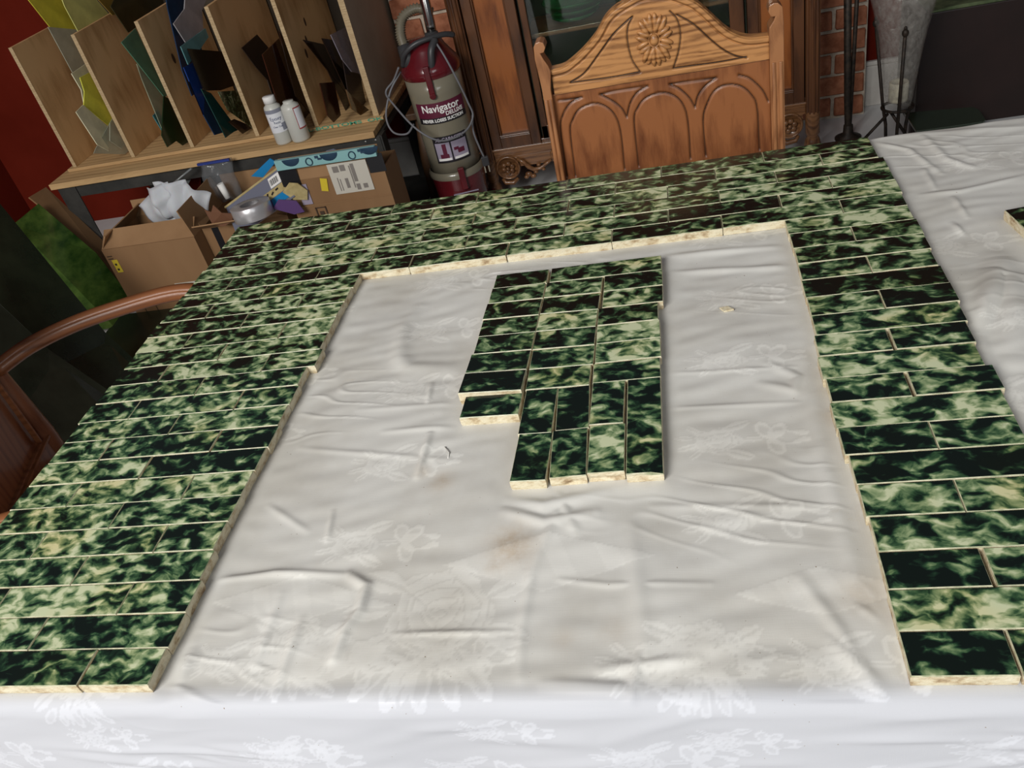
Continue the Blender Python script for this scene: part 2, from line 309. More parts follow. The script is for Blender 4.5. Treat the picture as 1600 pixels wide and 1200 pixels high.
CREASES = [([(-0.778, -0.808), (-0.71, -0.801), (-0.63, -0.806)], 2.2, 4), ([(-0.63, -0.806), (-0.607, -0.821), (-0.606, -0.85), (-0.614, -0.871), (-0.616, -0.901)], 4, 5), ([(-0.425, -0.718), (-0.442, -0.787), (-0.448, -0.817), (-0.45, -0.879), (-0.446, -0.922)], 1.6, 5), ([(-0.422, -0.822), (-0.377, -0.831), (-0.289, -0.833)], 1.0, 3), ([(-0.661, -0.329), (-0.673, -0.375), (-0.661, -0.451), (-0.643, -0.474), (-0.565, -0.482)], 3.5, 12), ([(-0.587, -0.609), (-0.587, -0.651), (-0.588, -0.676)], 3, 4), ([(-0.605, -0.513), (-0.602, -0.552)], 2, 3), ([(-0.672, -0.722), (-0.666, -0.762)], 1.6, 3), ([(-0.478, -0.718), (-0.444, -0.73), (-0.409, -0.72), (-0.375, -0.709)], 3, 7), ([(-0.482, -0.736), (-0.442, -0.751), (-0.392, -0.742)], 2.5, 6), ([(-0.441, -0.687), (-0.424, -0.731), (-0.41, -0.766)], 2, 5), ([(-0.337, -0.738), (-0.162, -0.754)], 1.0, 4), ([(-0.343, -0.595), (-0.178, -0.603)], 0.8, 3), ([(-0.321, -0.535), (-0.157, -0.546)], 0.8, 3), ([(-0.166, -0.53), (-0.168, -0.637), (-0.171, -0.71), (-0.169, -0.796), (-0.17, -0.844)], 3, 10), ([(-0.171, -0.834), (-0.158, -0.854), (-0.155, -0.872)], 2.5, 5), ([(-0.174, -0.862), (-0.158, -0.878)], 2, 4), ([(-0.2, -0.892), (-0.186, -0.915), (-0.172, -0.936)], 2.5, 7), ([(-0.216, -0.832), (-0.194, -0.883), (-0.183, -0.92)], 2, 6), ([(0.011, -0.004), (0.048, -0.042), (0.07, -0.129)], 2.5, 5), ([(0.076, 0.003), (0.088, -0.091), (0.112, -0.126)], 2.5, 6), ([(0.031, -0.187), (0.078, -0.192), (0.163, -0.17)], 1.5, 5), ([(0.053, -0.112), (0.051, -0.174)], 2, 4), ([(0.083, -0.423), (0.062, -0.404), (0.038, -0.454), (-0.007, -0.509), (-0.013, -0.597)], 8, 16), ([(0.066, -0.208), (0.067, -0.263)], 2, 4), ([(0.048, -0.275), (0.052, -0.302)], 2, 4), ([(0.074, -0.363), (0.067, -0.433), (0.033, -0.561)], 6, 18), ([(-0.311, -0.27), (-0.156, -0.282)], 2, 6), ([(-0.308, -0.313), (-0.226, -0.324), (-0.147, -0.334)], 2, 6), ([(0.024, 0.015), (0.212, -0.017)], 1.5, 8), ([(-0.691, -0.551), (-0.505, -0.56)], 0.8, 4), ([(-0.646, -0.597), (-0.552, -0.6)], 1.2, 4), ([(-0.746, -0.614), (-0.557, -0.654)], 1.0, 4), ([(-0.379, -0.917), (-0.349, -0.912), (-0.304, -0.907)], 2, 5), ([(-0.349, -0.9), (-0.356, -0.94)], 2, 5), ([(-0.563, -0.877), (-0.458, -0.877)], 1.5, 3), ([(-0.425, -0.928), (-0.349, -0.932)], 2, 5), ([(-0.358, -0.761), (-0.349, -0.856), (-0.344, -0.912)], 1.5, 8), ([(-0.753, -0.706), (-0.693, -0.747)], 1.2, 4), ([(-0.693, -0.829), (-0.69, -0.906)], 1.5, 5), ([(-0.662, -0.859), (-0.661, -0.932)], 2, 5), ([(-0.764, -0.885), (-0.758, -0.925)], 3, 8), ([(-0.209, -0.535), (-0.179, -0.562), (-0.188, -0.583), (-0.219, -0.568)], 2, 6)]
CHAIR = {
'crest': [(-0.4921, 0.8835), (-0.4743, 0.8852), (-0.4589, 0.8919), (-0.4344, 0.9076), (-0.4094, 0.9289), (-0.3908, 0.9521), (-0.374, 0.965), (-0.3551, 0.973), (-0.3304, 0.9813), (-0.3011, 0.9816), (-0.2729, 0.9737), (-0.2398, 0.9552), (-0.2236, 0.9396), (-0.2075, 0.921), (-0.1912, 0.9023), (-0.1744, 0.8892), (-0.1516, 0.8794), (-0.1228, 0.8773)],
'grooves': [[(-0.465, 0.8552), (-0.4374, 0.8679), (-0.4082, 0.8955), (-0.3796, 0.9237), (-0.3595, 0.9378), (-0.3427, 0.9479)], [(-0.3427, 0.9479), (-0.3529, 0.9308), (-0.3558, 0.9076), (-0.3519, 0.8766), (-0.3408, 0.8531)], [(-0.2799, 0.9454), (-0.2695, 0.9306), (-0.2657, 0.9067), (-0.2712, 0.8779), (-0.2828, 0.8494)], [(-0.2689, 0.9377), (-0.2427, 0.9172), (-0.2155, 0.8861), (-0.1961, 0.8664), (-0.1761, 0.8525), (-0.1587, 0.8465)], [(-0.2828, 0.8494), (-0.2061, 0.847), (-0.1587, 0.848)], [(-0.4651, 0.8545), (-0.3893, 0.8519), (-0.3424, 0.8527)], [(-0.4853, 0.6752), (-0.4812, 0.7617), (-0.4735, 0.7843), (-0.4573, 0.8034), (-0.4303, 0.8098), (-0.4091, 0.8004), (-0.3942, 0.7797), (-0.3887, 0.7468), (-0.3903, 0.6751)], [(-0.3634, 0.6763), (-0.3618, 0.7628), (-0.353, 0.7879), (-0.3353, 0.8045), (-0.3066, 0.8094), (-0.2828, 0.7974), (-0.2693, 0.7741), (-0.2657, 0.7405), (-0.2666, 0.6772)], [(-0.2385, 0.678), (-0.2386, 0.7461), (-0.2304, 0.7742), (-0.2151, 0.7973), (-0.1934, 0.8047), (-0.1697, 0.7976), (-0.1524, 0.7789), (-0.1436, 0.7534), (-0.142, 0.6749)], [(-0.4927, 0.8258), (-0.4733, 0.8248), (-0.4489, 0.825)], [(-0.4489, 0.825), (-0.4713, 0.8173), (-0.4895, 0.797), (-0.4985, 0.7679), (-0.5017, 0.6759)], [(-0.4169, 0.8246), (-0.3864, 0.8259), (-0.3299, 0.8254)], [(-0.4169, 0.8246), (-0.3952, 0.808), (-0.3812, 0.7925), (-0.3738, 0.7748)], [(-0.3299, 0.8254), (-0.3497, 0.8166), (-0.3644, 0.7996), (-0.3738, 0.7748)], [(-0.2924, 0.822), (-0.2107, 0.8201)], [(-0.2924, 0.822), (-0.2755, 0.8106), (-0.26, 0.792), (-0.2513, 0.7728)], [(-0.2107, 0.8201), (-0.2296, 0.8092), (-0.2445, 0.7927), (-0.2513, 0.7728)], [(-0.1733, 0.8184), (-0.1543, 0.809), (-0.1341, 0.7854), (-0.1243, 0.7631)]],
'flower': [(-0.3107, 0.9042)],
'postL': [(-0.5185, 0.8545), (-0.5246, 0.6739)],
'postR': [(-0.1229, 0.8191), (-0.0986, 0.6732)],
}
EARL = [(-0.5195, 0.9085), (-0.5169, 0.8542), (-0.5011, 0.8516), (-0.4955, 0.8825), (-0.4982, 0.894), (-0.504, 0.9058), (-0.5082, 0.9173), (-0.5018, 0.9178), (-0.4972, 0.9255), (-0.4994, 0.9341), (-0.506, 0.9374), (-0.5136, 0.9357), (-0.518, 0.9291)]
EARR = [(-0.121, 0.8929), (-0.1137, 0.903), (-0.1107, 0.9096), (-0.1178, 0.91), (-0.1218, 0.9186), (-0.1201, 0.9281), (-0.1131, 0.9316), (-0.1061, 0.9303), (-0.0992, 0.923), (-0.0974, 0.8973), (-0.098, 0.8149), (-0.1214, 0.8189), (-0.1214, 0.8785)]
BIGPTS = [[(-2.643, 1.33, 0.412), (-2.639, 1.431, 0.404), (-2.499, 1.393, 0.177), (-2.376, 1.241, 0.004), (-2.384, 1.179, 0.004), (-2.626, 1.33, 0.383)], [(-2.6, 1.15, 0.39), (-2.6, 1.307, 0.391), (-2.468, 1.289, 0.175), (-2.348, 1.195, 0.004), (-2.329, 1.015, 0.004), (-2.387, 0.932, 0.045)], [(-2.401, 0.854, 0.669), (-2.341, 0.871, 0.57), (-2.302, 0.844, 0.508), (-2.094, 0.702, 0.169), (-1.956, 0.639, 0.004), (-1.91, 0.472, 0.004), (-1.967, 0.219, 0.004), (-2.215, 0.322, 0.366)], [(-2.231, 0.507, 0.538), (-2.163, 0.484, 0.428), (-2.076, 0.454, 0.285), (-1.978, 0.455, 0.126), (-1.858, 0.429, 0.004), (-1.822, 0.296, 0.004), (-1.893, -0.042, 0.004), (-2.07, 0.048, 0.277)]]


# ---------------------------------------------------------------- the setting
M_FLOOR = noisy('pale_grey_floor', (.58,.58,.58), (.68,.68,.67), 3, .35)
M_RED = noisy('dark_red_paint', (.095,.007,.002), (.125,.011,.004), 2.5, .75, bump=.05, spec=.12)
M_WHITEPAINT = noisy('grubby_white_paint', (.52,.49,.45), (.66,.63,.58), 9, .6)
M_BRICK = noisy('orange_red_brick', (.26,.085,.04), (.46,.18,.095), 26, .9, bump=.6, bd=.004, rnd=True)
M_MORTAR = noisy('grey_mortar', (.42,.36,.28), (.60,.52,.42), 60, .95, bump=.5, bd=.003)
bm = BM(); box(bm, -3.3, 2.6, -3.6, 2.15, -.06, 0); o = obj('floor', bm, M_FLOOR); tag(o, kind='structure')
bm = BM(); box(bm, -3.3, 2.6, 2.03, 2.15, 0, 2.5); o = obj('wall_back', bm, M_RED); tag(o, kind='structure'); WALL = o
bm = BM(); box(bm, -3.4, -3.3, -3.6, 2.15, 0, 2.5); o = obj('wall_left', bm, M_RED); tag(o, kind='structure')
bm = BM(); box(bm, -1.5, 2.6, 2.005, 2.0299, 0.0, .15); box(bm, -1.5, 2.6, 2.012, 2.0299, .15, .165); o = obj('baseboard_back', bm, M_WHITEPAINT, bevel=.003); tag(o, kind='structure')
# brick pier: mortar core in the wall, every brick a part of its own
bm = BM(); box(bm, -1.29, .392, 1.942, 2.028, 0.0, 1.35); PIER = obj('wall_brick', bm, M_MORTAR); tag(PIER, kind='structure')
def brick_mesh(seed, L):
    rs = random.Random(seed); b = BM(); box(b, 0, L, 0, .075, 0, .066)
    bmesh.ops.bevel(b, geom=b.edges[:], offset=.004, segments=1, affect='EDGES')
    for v in b.verts: v.co += Vector([rs.uniform(-.0022,.0022) for _ in range(3)])
    me = bpy.data.meshes.new('brick'); b.to_mesh(me); b.free(); me.materials.append(M_BRICK); return me
BR = [brick_mesh(i, .213) for i in range(4)]; BH = [brick_mesh(9+i, .102) for i in range(3)]
for k in range(17):
    z = .012+k*.0785; x = -1.29; first = True
    while x < .375:
        half = (first and k % 2) or x+.213 > .40
        me = random.choice(BH if half else BR)
        o = bpy.data.objects.new('brick', me); C.objects.link(o); o.parent = PIER; o.location = (x+.002, 1.93+random.uniform(-.003,.002), z)
        x += (.102 if half else .213)+.0115; first = False

# ---------------------------------------------------------------- table and cloth
ZT = .77; TH = .0125; ZC = ZT-TH
M_DKWOOD = wood('dark_table_wood', (.05,.025,.012), (.14,.07,.035), 'X')
T0 = thing('dining_table', 'long dining table hidden under a white damask cloth', 'table', (-.1,-.46,0))
bm = BM(); box(bm, -.94, 1.0, -.455, .45, .72, .7545); obj('table_top', bm, M_DKWOOD, T0, .004)
bm = BM(); box(bm, -.88, .9, -.38, .38, .64, .7199); obj('apron', bm, M_DKWOOD, T0)
for sx in (-.85, .87):
    for sy in (-.35, .35):
        bm = BM(); lathe(bm, [(.03,0),(.035,.05),(.025,.1),(.04,.3),(.03,.5),(.045,.6),(.045,.64)], 16, Matrix.Translation((sx,sy,0))); obj('leg', bm, M_DKWOOD, T0)

# damask cloth: a fine grid, draped over the edges, creased where the photograph shows creases
XL, XR, YF, YB = -1.062, .95, -.932, .012
xs = np.concatenate([np.arange(XL-.30, XL-.012, .012), np.arange(XL-.012, .28, .0019), np.arange(.28, XR, .02)])
ys = np.concatenate([np.arange(YF-.36, .03, .0019), np.arange(.03, .30, .012)])
X, Y = np.meshgrid(xs, ys)
def sstep(a, b, x): t = np.clip((x-a)/(b-a), 0, 1); return t*t*(3-2*t)
rects = []
for g in ('band', 'left', 'right'):
    for k, l in TILES[g].items():
        rects.append((l[0]/1000, l[-1]/1000, -k*.03888, -(k-1)*.03888))
for k, (cx, cy, w_, h_, a) in TILES['centre'].items(): rects.append((cx/1000-w_/2000, cx/1000+w_/2000, cy/1000-h_/2000, cy/1000+h_/2000))
rects.append((.105, .265, -.365, -.262))
D = np.full(X.shape, 9.0)
for x0, x1, y0, y1 in rects:
    i0, i1 = np.searchsorted(xs, [x0-.05, x1+.05]); j0, j1 = np.searchsorted(ys, [y0-.05, y1+.05])
    xx = X[j0:j1, i0:i1]; yy = Y[j0:j1, i0:i1]
    d = np.hypot(np.maximum(np.maximum(x0-xx, xx-x1), 0), np.maximum(np.maximum(y0-yy, yy-y1), 0))
    D[j0:j1, i0:i1] = np.minimum(D[j0:j1, i0:i1], d)
MASK = sstep(.002, .028, D)
STAINS = [((-0.4701, -0.7799), 0.022, 1.0), ((-0.4829, -0.801), 0.012, 0.6), ((-0.5585, -0.6863), 0.012, 0.7), ((-0.5833, -0.6704), 0.008, 0.5), ((-0.7918, -0.4306), 0.016, 0.6), ((-0.1513, -0.6298), 0.012, 0.6), ((-0.1506, -0.5888), 0.01, 0.5), ((-0.1693, -0.8505), 0.018, 0.5), ((-0.1225, -0.5373), 0.012, 0.3), ((-0.3701, -0.8784), 0.012, 0.3), ((-0.4128, -0.8867), 0.01, 0.3)]
rs = np.random.RandomState(3)
def waves(X, Y, n, k0, k1, ang, spread):
    h = np.zeros_like(X)
    for i in range(n):
        k = rs.uniform(k0, k1); a = ang+rs.normal(0, spread)
        h += np.sin(X*k*np.cos(a)+Y*k*np.sin(a)+rs.uniform(0, 6.28))/n**.5
    return h
wx = X+.012*waves(X, Y, 5, 10, 30, 1.0, 1.5); wy = Y+.010*waves(X, Y, 5, 10, 35, 1.5, 1.5)
soft = waves(wx, wy, 7, 14, 45, 1.5, .5)                      # folds running along the table
soft2 = waves(wx, wy, 6, 20, 60, .2, .4)                      # and across
r1 = waves(wx, wy, 5, 60, 160, 1.45, .35); ridg = np.exp(-(r1/.16)**2)*sstep(.3, 1.2, waves(X, Y, 4, 8, 22, .8, 2))
H = .0009*soft+.0007*soft2+.0011*ridg+0.00032*waves(wx, wy, 8, 120, 320, 1.4, .5)
WB = np.zeros_like(X)
def segd(X, Y, p, q):
    px, py = p; qx, qy = q; vx, vy = qx-px, qy-py; t = np.clip(((X-px)*vx+(Y-py)*vy)/(vx*vx+vy*vy+1e-9), 0, 1)
    return np.hypot(X-px-t*vx, Y-py-t*vy), t
HC = np.zeros_like(X)
for line, amp, wd in CREASES:
    wd = wd/1000.; n = len(line)
    bx0 = min(p[0] for p in line)-4*wd; bx1 = max(p[0] for p in line)+4*wd; by0 = min(p[1] for p in line)-4*wd; by1 = max(p[1] for p in line)+4*wd
    i0, i1 = np.searchsorted(xs, [bx0, bx1]); j0, j1 = np.searchsorted(ys, [by0, by1]); xx = X[j0:j1, i0:i1]; yy = Y[j0:j1, i0:i1]
    best = np.full(xx.shape, 9.); par = np.zeros(xx.shape)
    for i, (p, q) in enumerate(zip(line, line[1:])):
        d, t = segd(xx, yy, p, q); m_ = d < best; best = np.where(m_, d, best); par = np.where(m_, (i+t)/(n-1), par)
    HC[j0:j1, i0:i1] = np.maximum(HC[j0:j1, i0:i1], 1.2*amp/1000.*np.exp(-(best/wd)**2*.9)*(.25+.75*np.sin(np.pi*np.clip(par, .02, .98))**.5))
rh = random.Random(5)
for i in range(90):          # small folds across the hanging front
    x0 = rh.uniform(-1.0, .45); y0 = YF-rh.uniform(.03, .30); L = rh.uniform(.08, .30); a = rh.gauss(0, .16); wd = rh.uniform(.004, .011); am = rh.uniform(.0010, .0035)
    i0, i1 = np.searchsorted(xs, [x0-.05, x0+L+.05]); j0, j1 = np.searchsorted(ys, [y0-L, y0+L])
    if i1 <= i0 or j1 <= j0: continue
    d, tt = segd(X[j0:j1, i0:i1], Y[j0:j1, i0:i1], (x0, y0), (x0+L*math.cos(a), y0+L*math.sin(a)))
    HC[j0:j1, i0:i1] = np.maximum(HC[j0:j1, i0:i1], am*np.exp(-(d/wd)**2)*np.sin(np.pi*np.clip(tt, .02, .98)))
H = (H+HC)*MASK
ST = np.zeros_like(X)
for (sx_, sy_), r_, a_ in STAINS: ST = np.maximum(ST, a_*np.exp(-((X-sx_)**2+(Y-sy_)**2*.7)/r_**2))
# woven damask: roses, leaves, bows and ribbons (a weave value per vertex)
W = np.zeros_like(X)
def paint(cx, cy, R, fn, ext=3.4):
    i0, i1 = np.searchsorted(xs, [cx-ext*R, cx+ext*R]); j0, j1 = np.searchsorted(ys, [cy-ext*R, cy+ext*R])
    if i1 <= i0 or j1 <= j0: return
    u = (X[j0:j1, i0:i1]-cx)/R; v = (Y[j0:j1, i0:i1]-cy)/R
    W[j0:j1, i0:i1] = np.clip(W[j0:j1, i0:i1]+fn(u, v), 0, 1)
def rose(u, v, k=3.2):
    r = np.hypot(u, v); th = np.arctan2(v, u); edge = .92+.10*np.cos(5*th+.6)
    rr_ = r*k; lay = np.floor(rr_); off = lay*1.9+.4; nn = 2+lay
    ph = rr_+.42*np.abs(np.sin(.5*nn*th+off))+.22*np.sin(th*1.0+off*2)+.25*th/np.pi; fr = ph % 1
    rad = np.abs(np.sin(.5*nn*th+off)); v_ = np.where(fr > .86, 0.05, .45+.5*fr); v_ = np.where((rad < .08) & (r > .25), .1, v_)
    return np.where(r < edge, v_, 0)
def leaf(u, v, x0, y0, a, L, wd):
    c, s = math.cos(a), math.sin(a); p = (u-x0)*c+(v-y0)*s; q = -(u-x0)*s+(v-y0)*c; t = np.clip(p/L, 0, 1)
    ww = wd*np.sin(np.pi*t)**.8; return np.where((p > 0) & (p < L) & (np.abs(q) < ww), np.where(np.abs(q) < .045, .1, .8), 0)
def ring(u, v, x0, y0, a, L, wd):
    c, s = math.cos(a), math.sin(a); p = (u-x0)*c+(v-y0)*s; q = -(u-x0)*s+(v-y0)*c; e = ((p-L/2)/(L/2))**2+(q/wd)**2
    return np.where((e < 1) & (e > .38), .9, np.where(e <= .38, .25, 0))
def ribbon(u, v, x0, y0, sy):
    t = u-x0; yc = y0+sy*(.18*t+.16*np.sin(3.4*t)); return np.where((t > 0) & (t < 2.1) & (np.abs(v-yc) < .09+.05*np.sin(6.8*t)), .85, 0)
def motif(u, v):
    m = rose(u*1.0, v*1.25)
    for a, L in ((2.9,1.1),(3.4,1.0),(2.4,.9),(3.9,.8)): m = np.maximum(m, leaf(u, v, -.7*math.cos(a-3.14), .6*math.sin(a), a, L, .14))
    for a in (.95, -.95): m = np.maximum(m, leaf(u, v, .2, .55*np.sign(a), a*.45, 1.3, .26))
    m = np.maximum(m, leaf(u, v, .9, 0, 0, .9, .13))
    for a in (1.9, -1.2, .9): m = np.maximum(m, ring(u, v, 1.95, 0, a, 1.0, .30))
    m = np.maximum(m, ribbon(u, v, 1.95, .1, 1)); m = np.maximum(m, ribbon(u, v, 1.95, -.1, -1)); return m
def bigrose(u, v):
    m = rose(u, v*.95, 5.2)
    for a in (-.5, -1.1, -1.9, -2.6, .3, 3.0, 2.5): m = np.maximum(m, leaf(u, v, .85*math.cos(a), .85*math.sin(a), a+.25, 1.0, .24)*.9)
    for k in range(5): m = np.maximum(m, ring(u, v, -.6+.3*k, -1.0, -1.57+.35*(k-2), .9, .16)*.8)
    return m
for (x, y) in MOTIFS: paint(x, y, .0265, motif)
for (x, y) in BIGROSE: paint(x, y, .052, bigrose, 2.4)
for (x, y) in ((-.66,-.885),(-.30,-.90),(-.86,-.915)): paint(x, y, .030, bigrose, 2.4)
for i, x in enumerate(np.arange(-1.0, .9, .16)): paint(x, YF-.085-.03*(i % 2), .024, motif)
for i, x in enumerate(np.arange(-.94, .9, .21)): paint(x, YF+.030, .020, motif)
for i, x in enumerate(np.arange(-1.05, .9, .19)): paint(x, YF-.045-.012*(i % 3), .017, motif)
def sail(u, v): return np.where((np.abs(v) < .5-.35*np.abs(u)) & (np.abs(u) < 1.6), .55+.3*(np.sin(u*9+v*4) > .3), 0)
paint(-.435, -.80, .07, sail, 2); paint(-.68, -.835, .06, sail, 2); paint(-.20, -.845, .05, sail, 2); paint(-.62, -.90, .05, sail, 2)
H = H+.00018*W*MASK
# drape
def roll(u, r=.012):
    u = np.maximum(u, 0); a = np.minimum(u/r, math.pi/2); return r*np.sin(a), r*(1-np.cos(a))+np.maximum(u-r*math.pi/2, 0)
oL = XL-X; oF = YF-Y; oB = Y-YB
xo, zx = roll(oL); yo, zf = roll(oF, .016); yo2, zb = roll(oB)
xfold = waves(X, Y*0.2, 5, 12, 30, 0, .1); sag = sstep(.015, .18, oF)
PX = np.where(oL > 0, XL-xo, X); PY = np.where(oF > 0, YF-yo, np.where(oB > 0, YB+yo2, Y))
drop = zx+zf+zb
PZ = ZC-drop+np.where(drop < .004, H, 0)
nrm = np.where(oF > 0, 1, 0)*sag
PY = PY-nrm*(.006+.006*xfold)-np.where(oF > 0, .8*H, 0)
PX = PX-np.where(oL > 0, sstep(.015,.15,oL)*(.006+.006*waves(X*.2, Y, 4, 12, 30, 1.57, .1)), 0)
PY = PY+np.where(oB > 0, sstep(.015,.15,oB)*.008, 0)
ny, nx = X.shape
co = np.stack([PX, PY, PZ], -1).reshape(-1, 3).astype(np.float32)
idx = np.arange(ny*nx).reshape(ny, nx); q = np.stack([idx[:-1,:-1], idx[:-1,1:], idx[1:,1:], idx[1:,:-1]], -1).reshape(-1, 4)
keep = ~((oL.reshape(-1)[q].min(1) > .0) & ((oF.reshape(-1)[q].min(1) > .0) | (oB.reshape(-1)[q].min(1) > .0))); q = q[keep]
me = bpy.data.meshes.new('tablecloth'); me.vertices.add(len(co)); me.vertices.foreach_set('co', co.ravel())
me.loops.add(q.size); me.loops.foreach_set('vertex_index', q.ravel().astype(np.int32)); me.polygons.add(len(q))
me.polygons.foreach_set('loop_start', np.arange(0, q.size, 4, dtype=np.int32)); me.polygons.foreach_set('use_smooth', np.ones(len(q), bool))
at2 = me.attributes.new('top_hang_light', 'FLOAT', 'POINT'); at2.data.foreach_set('value', (1-sstep(-.012, .012, oF)).reshape(-1).astype(np.float32))
at3 = me.attributes.new('stain', 'FLOAT', 'POINT'); at3.data.foreach_set('value', ST.reshape(-1).astype(np.float32))
at = me.attributes.new('weave', 'FLOAT', 'POINT'); at.data.foreach_set('value', W.reshape(-1).astype(np.float32)); me.update(calc_edges=True); me.validate()
def cloth_mat():
    m = mat('white_damask', (.6,.58,.55), .6, spec=.35); t = NT(m); v = t.coords()
    a = t.n('ShaderNodeAttribute'); a.attribute_name = 'weave'
    st = t.noise(v, 7, 4, .6); rst = t.ramp(st, [(.35, (.515,.495,.445)), (.60, (.615,.605,.565))])
    rs2 = t.noise(v, 16, 5, .7); r2 = t.ramp(rs2, [(.66, (0,0,0)), (.82, (.5,.5,.5))])
    mx0 = t.n('ShaderNodeMix', data_type='RGBA'); t.l(r2.outputs[0], mx0.inputs['Factor']); t.l(rst.outputs[0], mx0.inputs[6]); mx0.inputs[7].default_value = (.50,.42,.30,1)
    hd = t.n('ShaderNodeAttribute'); hd.attribute_name = 'top_hang_light'      # top keeps its warm stains; hanging side's cooler, dimmer light is painted in
    mxh = t.n('ShaderNodeMix', data_type='RGBA'); t.l(hd.outputs['Fac'], mxh.inputs['Factor']); mxh.inputs[6].default_value = (.49,.50,.53,1); t.l(mx0.outputs[2], mxh.inputs[7]); mx0 = mxh
    sa = t.n('ShaderNodeAttribute'); sa.attribute_name = 'stain'; sn = t.noise(v, 90, 5, .7); sm = t.n('ShaderNodeMath', operation='MULTIPLY'); t.l(sa.outputs['Fac'], sm.inputs[0]); t.l(sn, sm.inputs[1])
    mxs = t.n('ShaderNodeMix', data_type='RGBA'); t.l(sm.outputs[0], mxs.inputs['Factor']); t.l(mx0.outputs[2], mxs.inputs[6]); mxs.inputs[7].default_value = (.36,.24,.12,1); mx0 = mxs
    dots = t.noise(v, 330, 1, .5); rd = t.ramp(dots, [(.795, (0,0,0)), (.82, (1,1,1))])
    mx1 = t.n('ShaderNodeMix', data_type='RGBA'); t.l(rd.outputs[0], mx1.inputs['Factor']); t.l(mx0.outputs[2], mx1.inputs[6]); mx1.inputs[7].default_value = (.25,.20,.15,1)
    mu = t.n('ShaderNodeMath', operation='MULTIPLY'); mu.inputs[1].default_value = .38; t.l(a.outputs['Fac'], mu.inputs[0])
    mx = t.n('ShaderNodeMix', data_type='RGBA'); t.l(mu.outputs[0], mx.inputs['Factor']); t.l(mx1.outputs[2], mx.inputs[6]); mxb = t.n('ShaderNodeMix', data_type='RGBA', blend_type='MULTIPLY'); mxb.inputs['Factor'].default_value = 1; t.l(mx1.outputs[2], mxb.inputs[6]); mxb.inputs[7].default_value = (1.48,1.49,1.50,1); t.l(mxb.outputs[2], mx.inputs[7])
    t.l(mx.outputs[2], t.b.inputs['Base Color'])
    ro = t.n('ShaderNodeMapRange'); ro.inputs['To Min'].default_value = .55; ro.inputs['To Max'].default_value = .38; t.l(a.outputs['Fac'], ro.inputs['Value']); t.l(ro.outputs[0], t.b.inputs['Roughness'])
    v1 = t.coords((1500,60,60)); v2 = t.coords((60,1500,60)); n1 = t.noise(v1, 1, 2, .5); n2 = t.noise(v2, 1, 2, .5)
    s_ = t.n('ShaderNodeMath', operation='ADD'); t.l(n1, s_.inputs[0]); t.l(n2, s_.inputs[1]); t.bump(s_.outputs[0], .10, .0006)
    return m
me.materials.append(cloth_mat())
o = bpy.data.objects.new('tablecloth', me); C.objects.link(o)
tag(o, 'creased off-white rose damask cloth draped over the whole table', 'tablecloth')

# ---------------------------------------------------------------- tiles
def tile(cx, cy, w, h, ang, z, tone, label, group, rough_ends=(0,0,0,0), th=TH, pit=0.0, seed=0, chip=None):
    """one glazed tile: cream clay body, pale arris, mottled glaze on top. rough_ends: left, right, front, back"""
    rr = random.Random(seed); b = BM(); nx_, ny_ = 6, 3
    if h > w: nx_, ny_ = 3, 6
    e = .0007
    def ring_pts(ins, zz, jit):
        P = []
        hw, hh = w/2-ins, h/2-ins
        for i in range(nx_): P.append([-hw+2*hw*i/nx_, -hh, zz, 2])
        for i in range(ny_): P.append([hw, -hh+2*hh*i/ny_, zz, 1])
        for i in range(nx_): P.append([hw-2*hw*i/nx_, hh, zz, 3])
        for i in range(ny_): P.append([-hw, hh-2*hh*i/ny_, zz, 0])
        out = []
        for x, y, zz_, s in P:
            j = rough_ends[s]*jit
            if j: 
                d = rr.uniform(-j, j*.2)
                if s == 0: x += -d*1.0
                elif s == 1: x += d
                elif s == 2: y += -d
                else: y += d
            if chip and math.hypot(x-chip[0], y-chip[1]) < chip[2] and zz_ > -.004: zz_ -= .003; 
            out.append(b.verts.new((x, y, zz_)))
        return out
    rings = [ring_pts(.0006, -th, .5), ring_pts(0, -th*.72, 1.0), ring_pts(0, -th*.35, 1.0), ring_pts(0, -.0009, .35), ring_pts(e, 0, .12)]
    n = len(rings[0])
    b.faces.new(rings[0][::-1]).material_index = 1
    for q_, (r0, r1) in enumerate(zip(rings, rings[1:])):
        for i in range(n):
            f = b.faces.new((r0[i], r0[(i+1)%n], r1[(i+1)%n], r1[i])); f.material_index = 2 if q_ == 3 else 1
    f = b.faces.new(rings[-1]); f.material_index = 0
    me_ = bpy.data.meshes.new('tile'); b.to_mesh(me_); b.free()
    for m_ in (M_GLAZE, M_BISQUE, M_ARRIS): me_.materials.append(m_)
    o_ = bpy.data.objects.new('tile', me_); C.objects.link(o_); o_.location = (cx, cy, z); o_.rotation_euler = (0, 0, math.radians(ang))
    o_['tone'] = float(tone); o_['pitted'] = float(pit)
    tag(o_, label, 'tile', group); return o_
ORD = ['', 'first', 'second', 'third', 'fourth', 'fifth', 'sixth', 'seventh', 'eighth', 'ninth', 'tenth', 'eleventh', 'twelfth', 'thirteenth', 'fourteenth', 'fifteenth', 'sixteenth', 'seventeenth', 'eighteenth']
PITCH = .038883
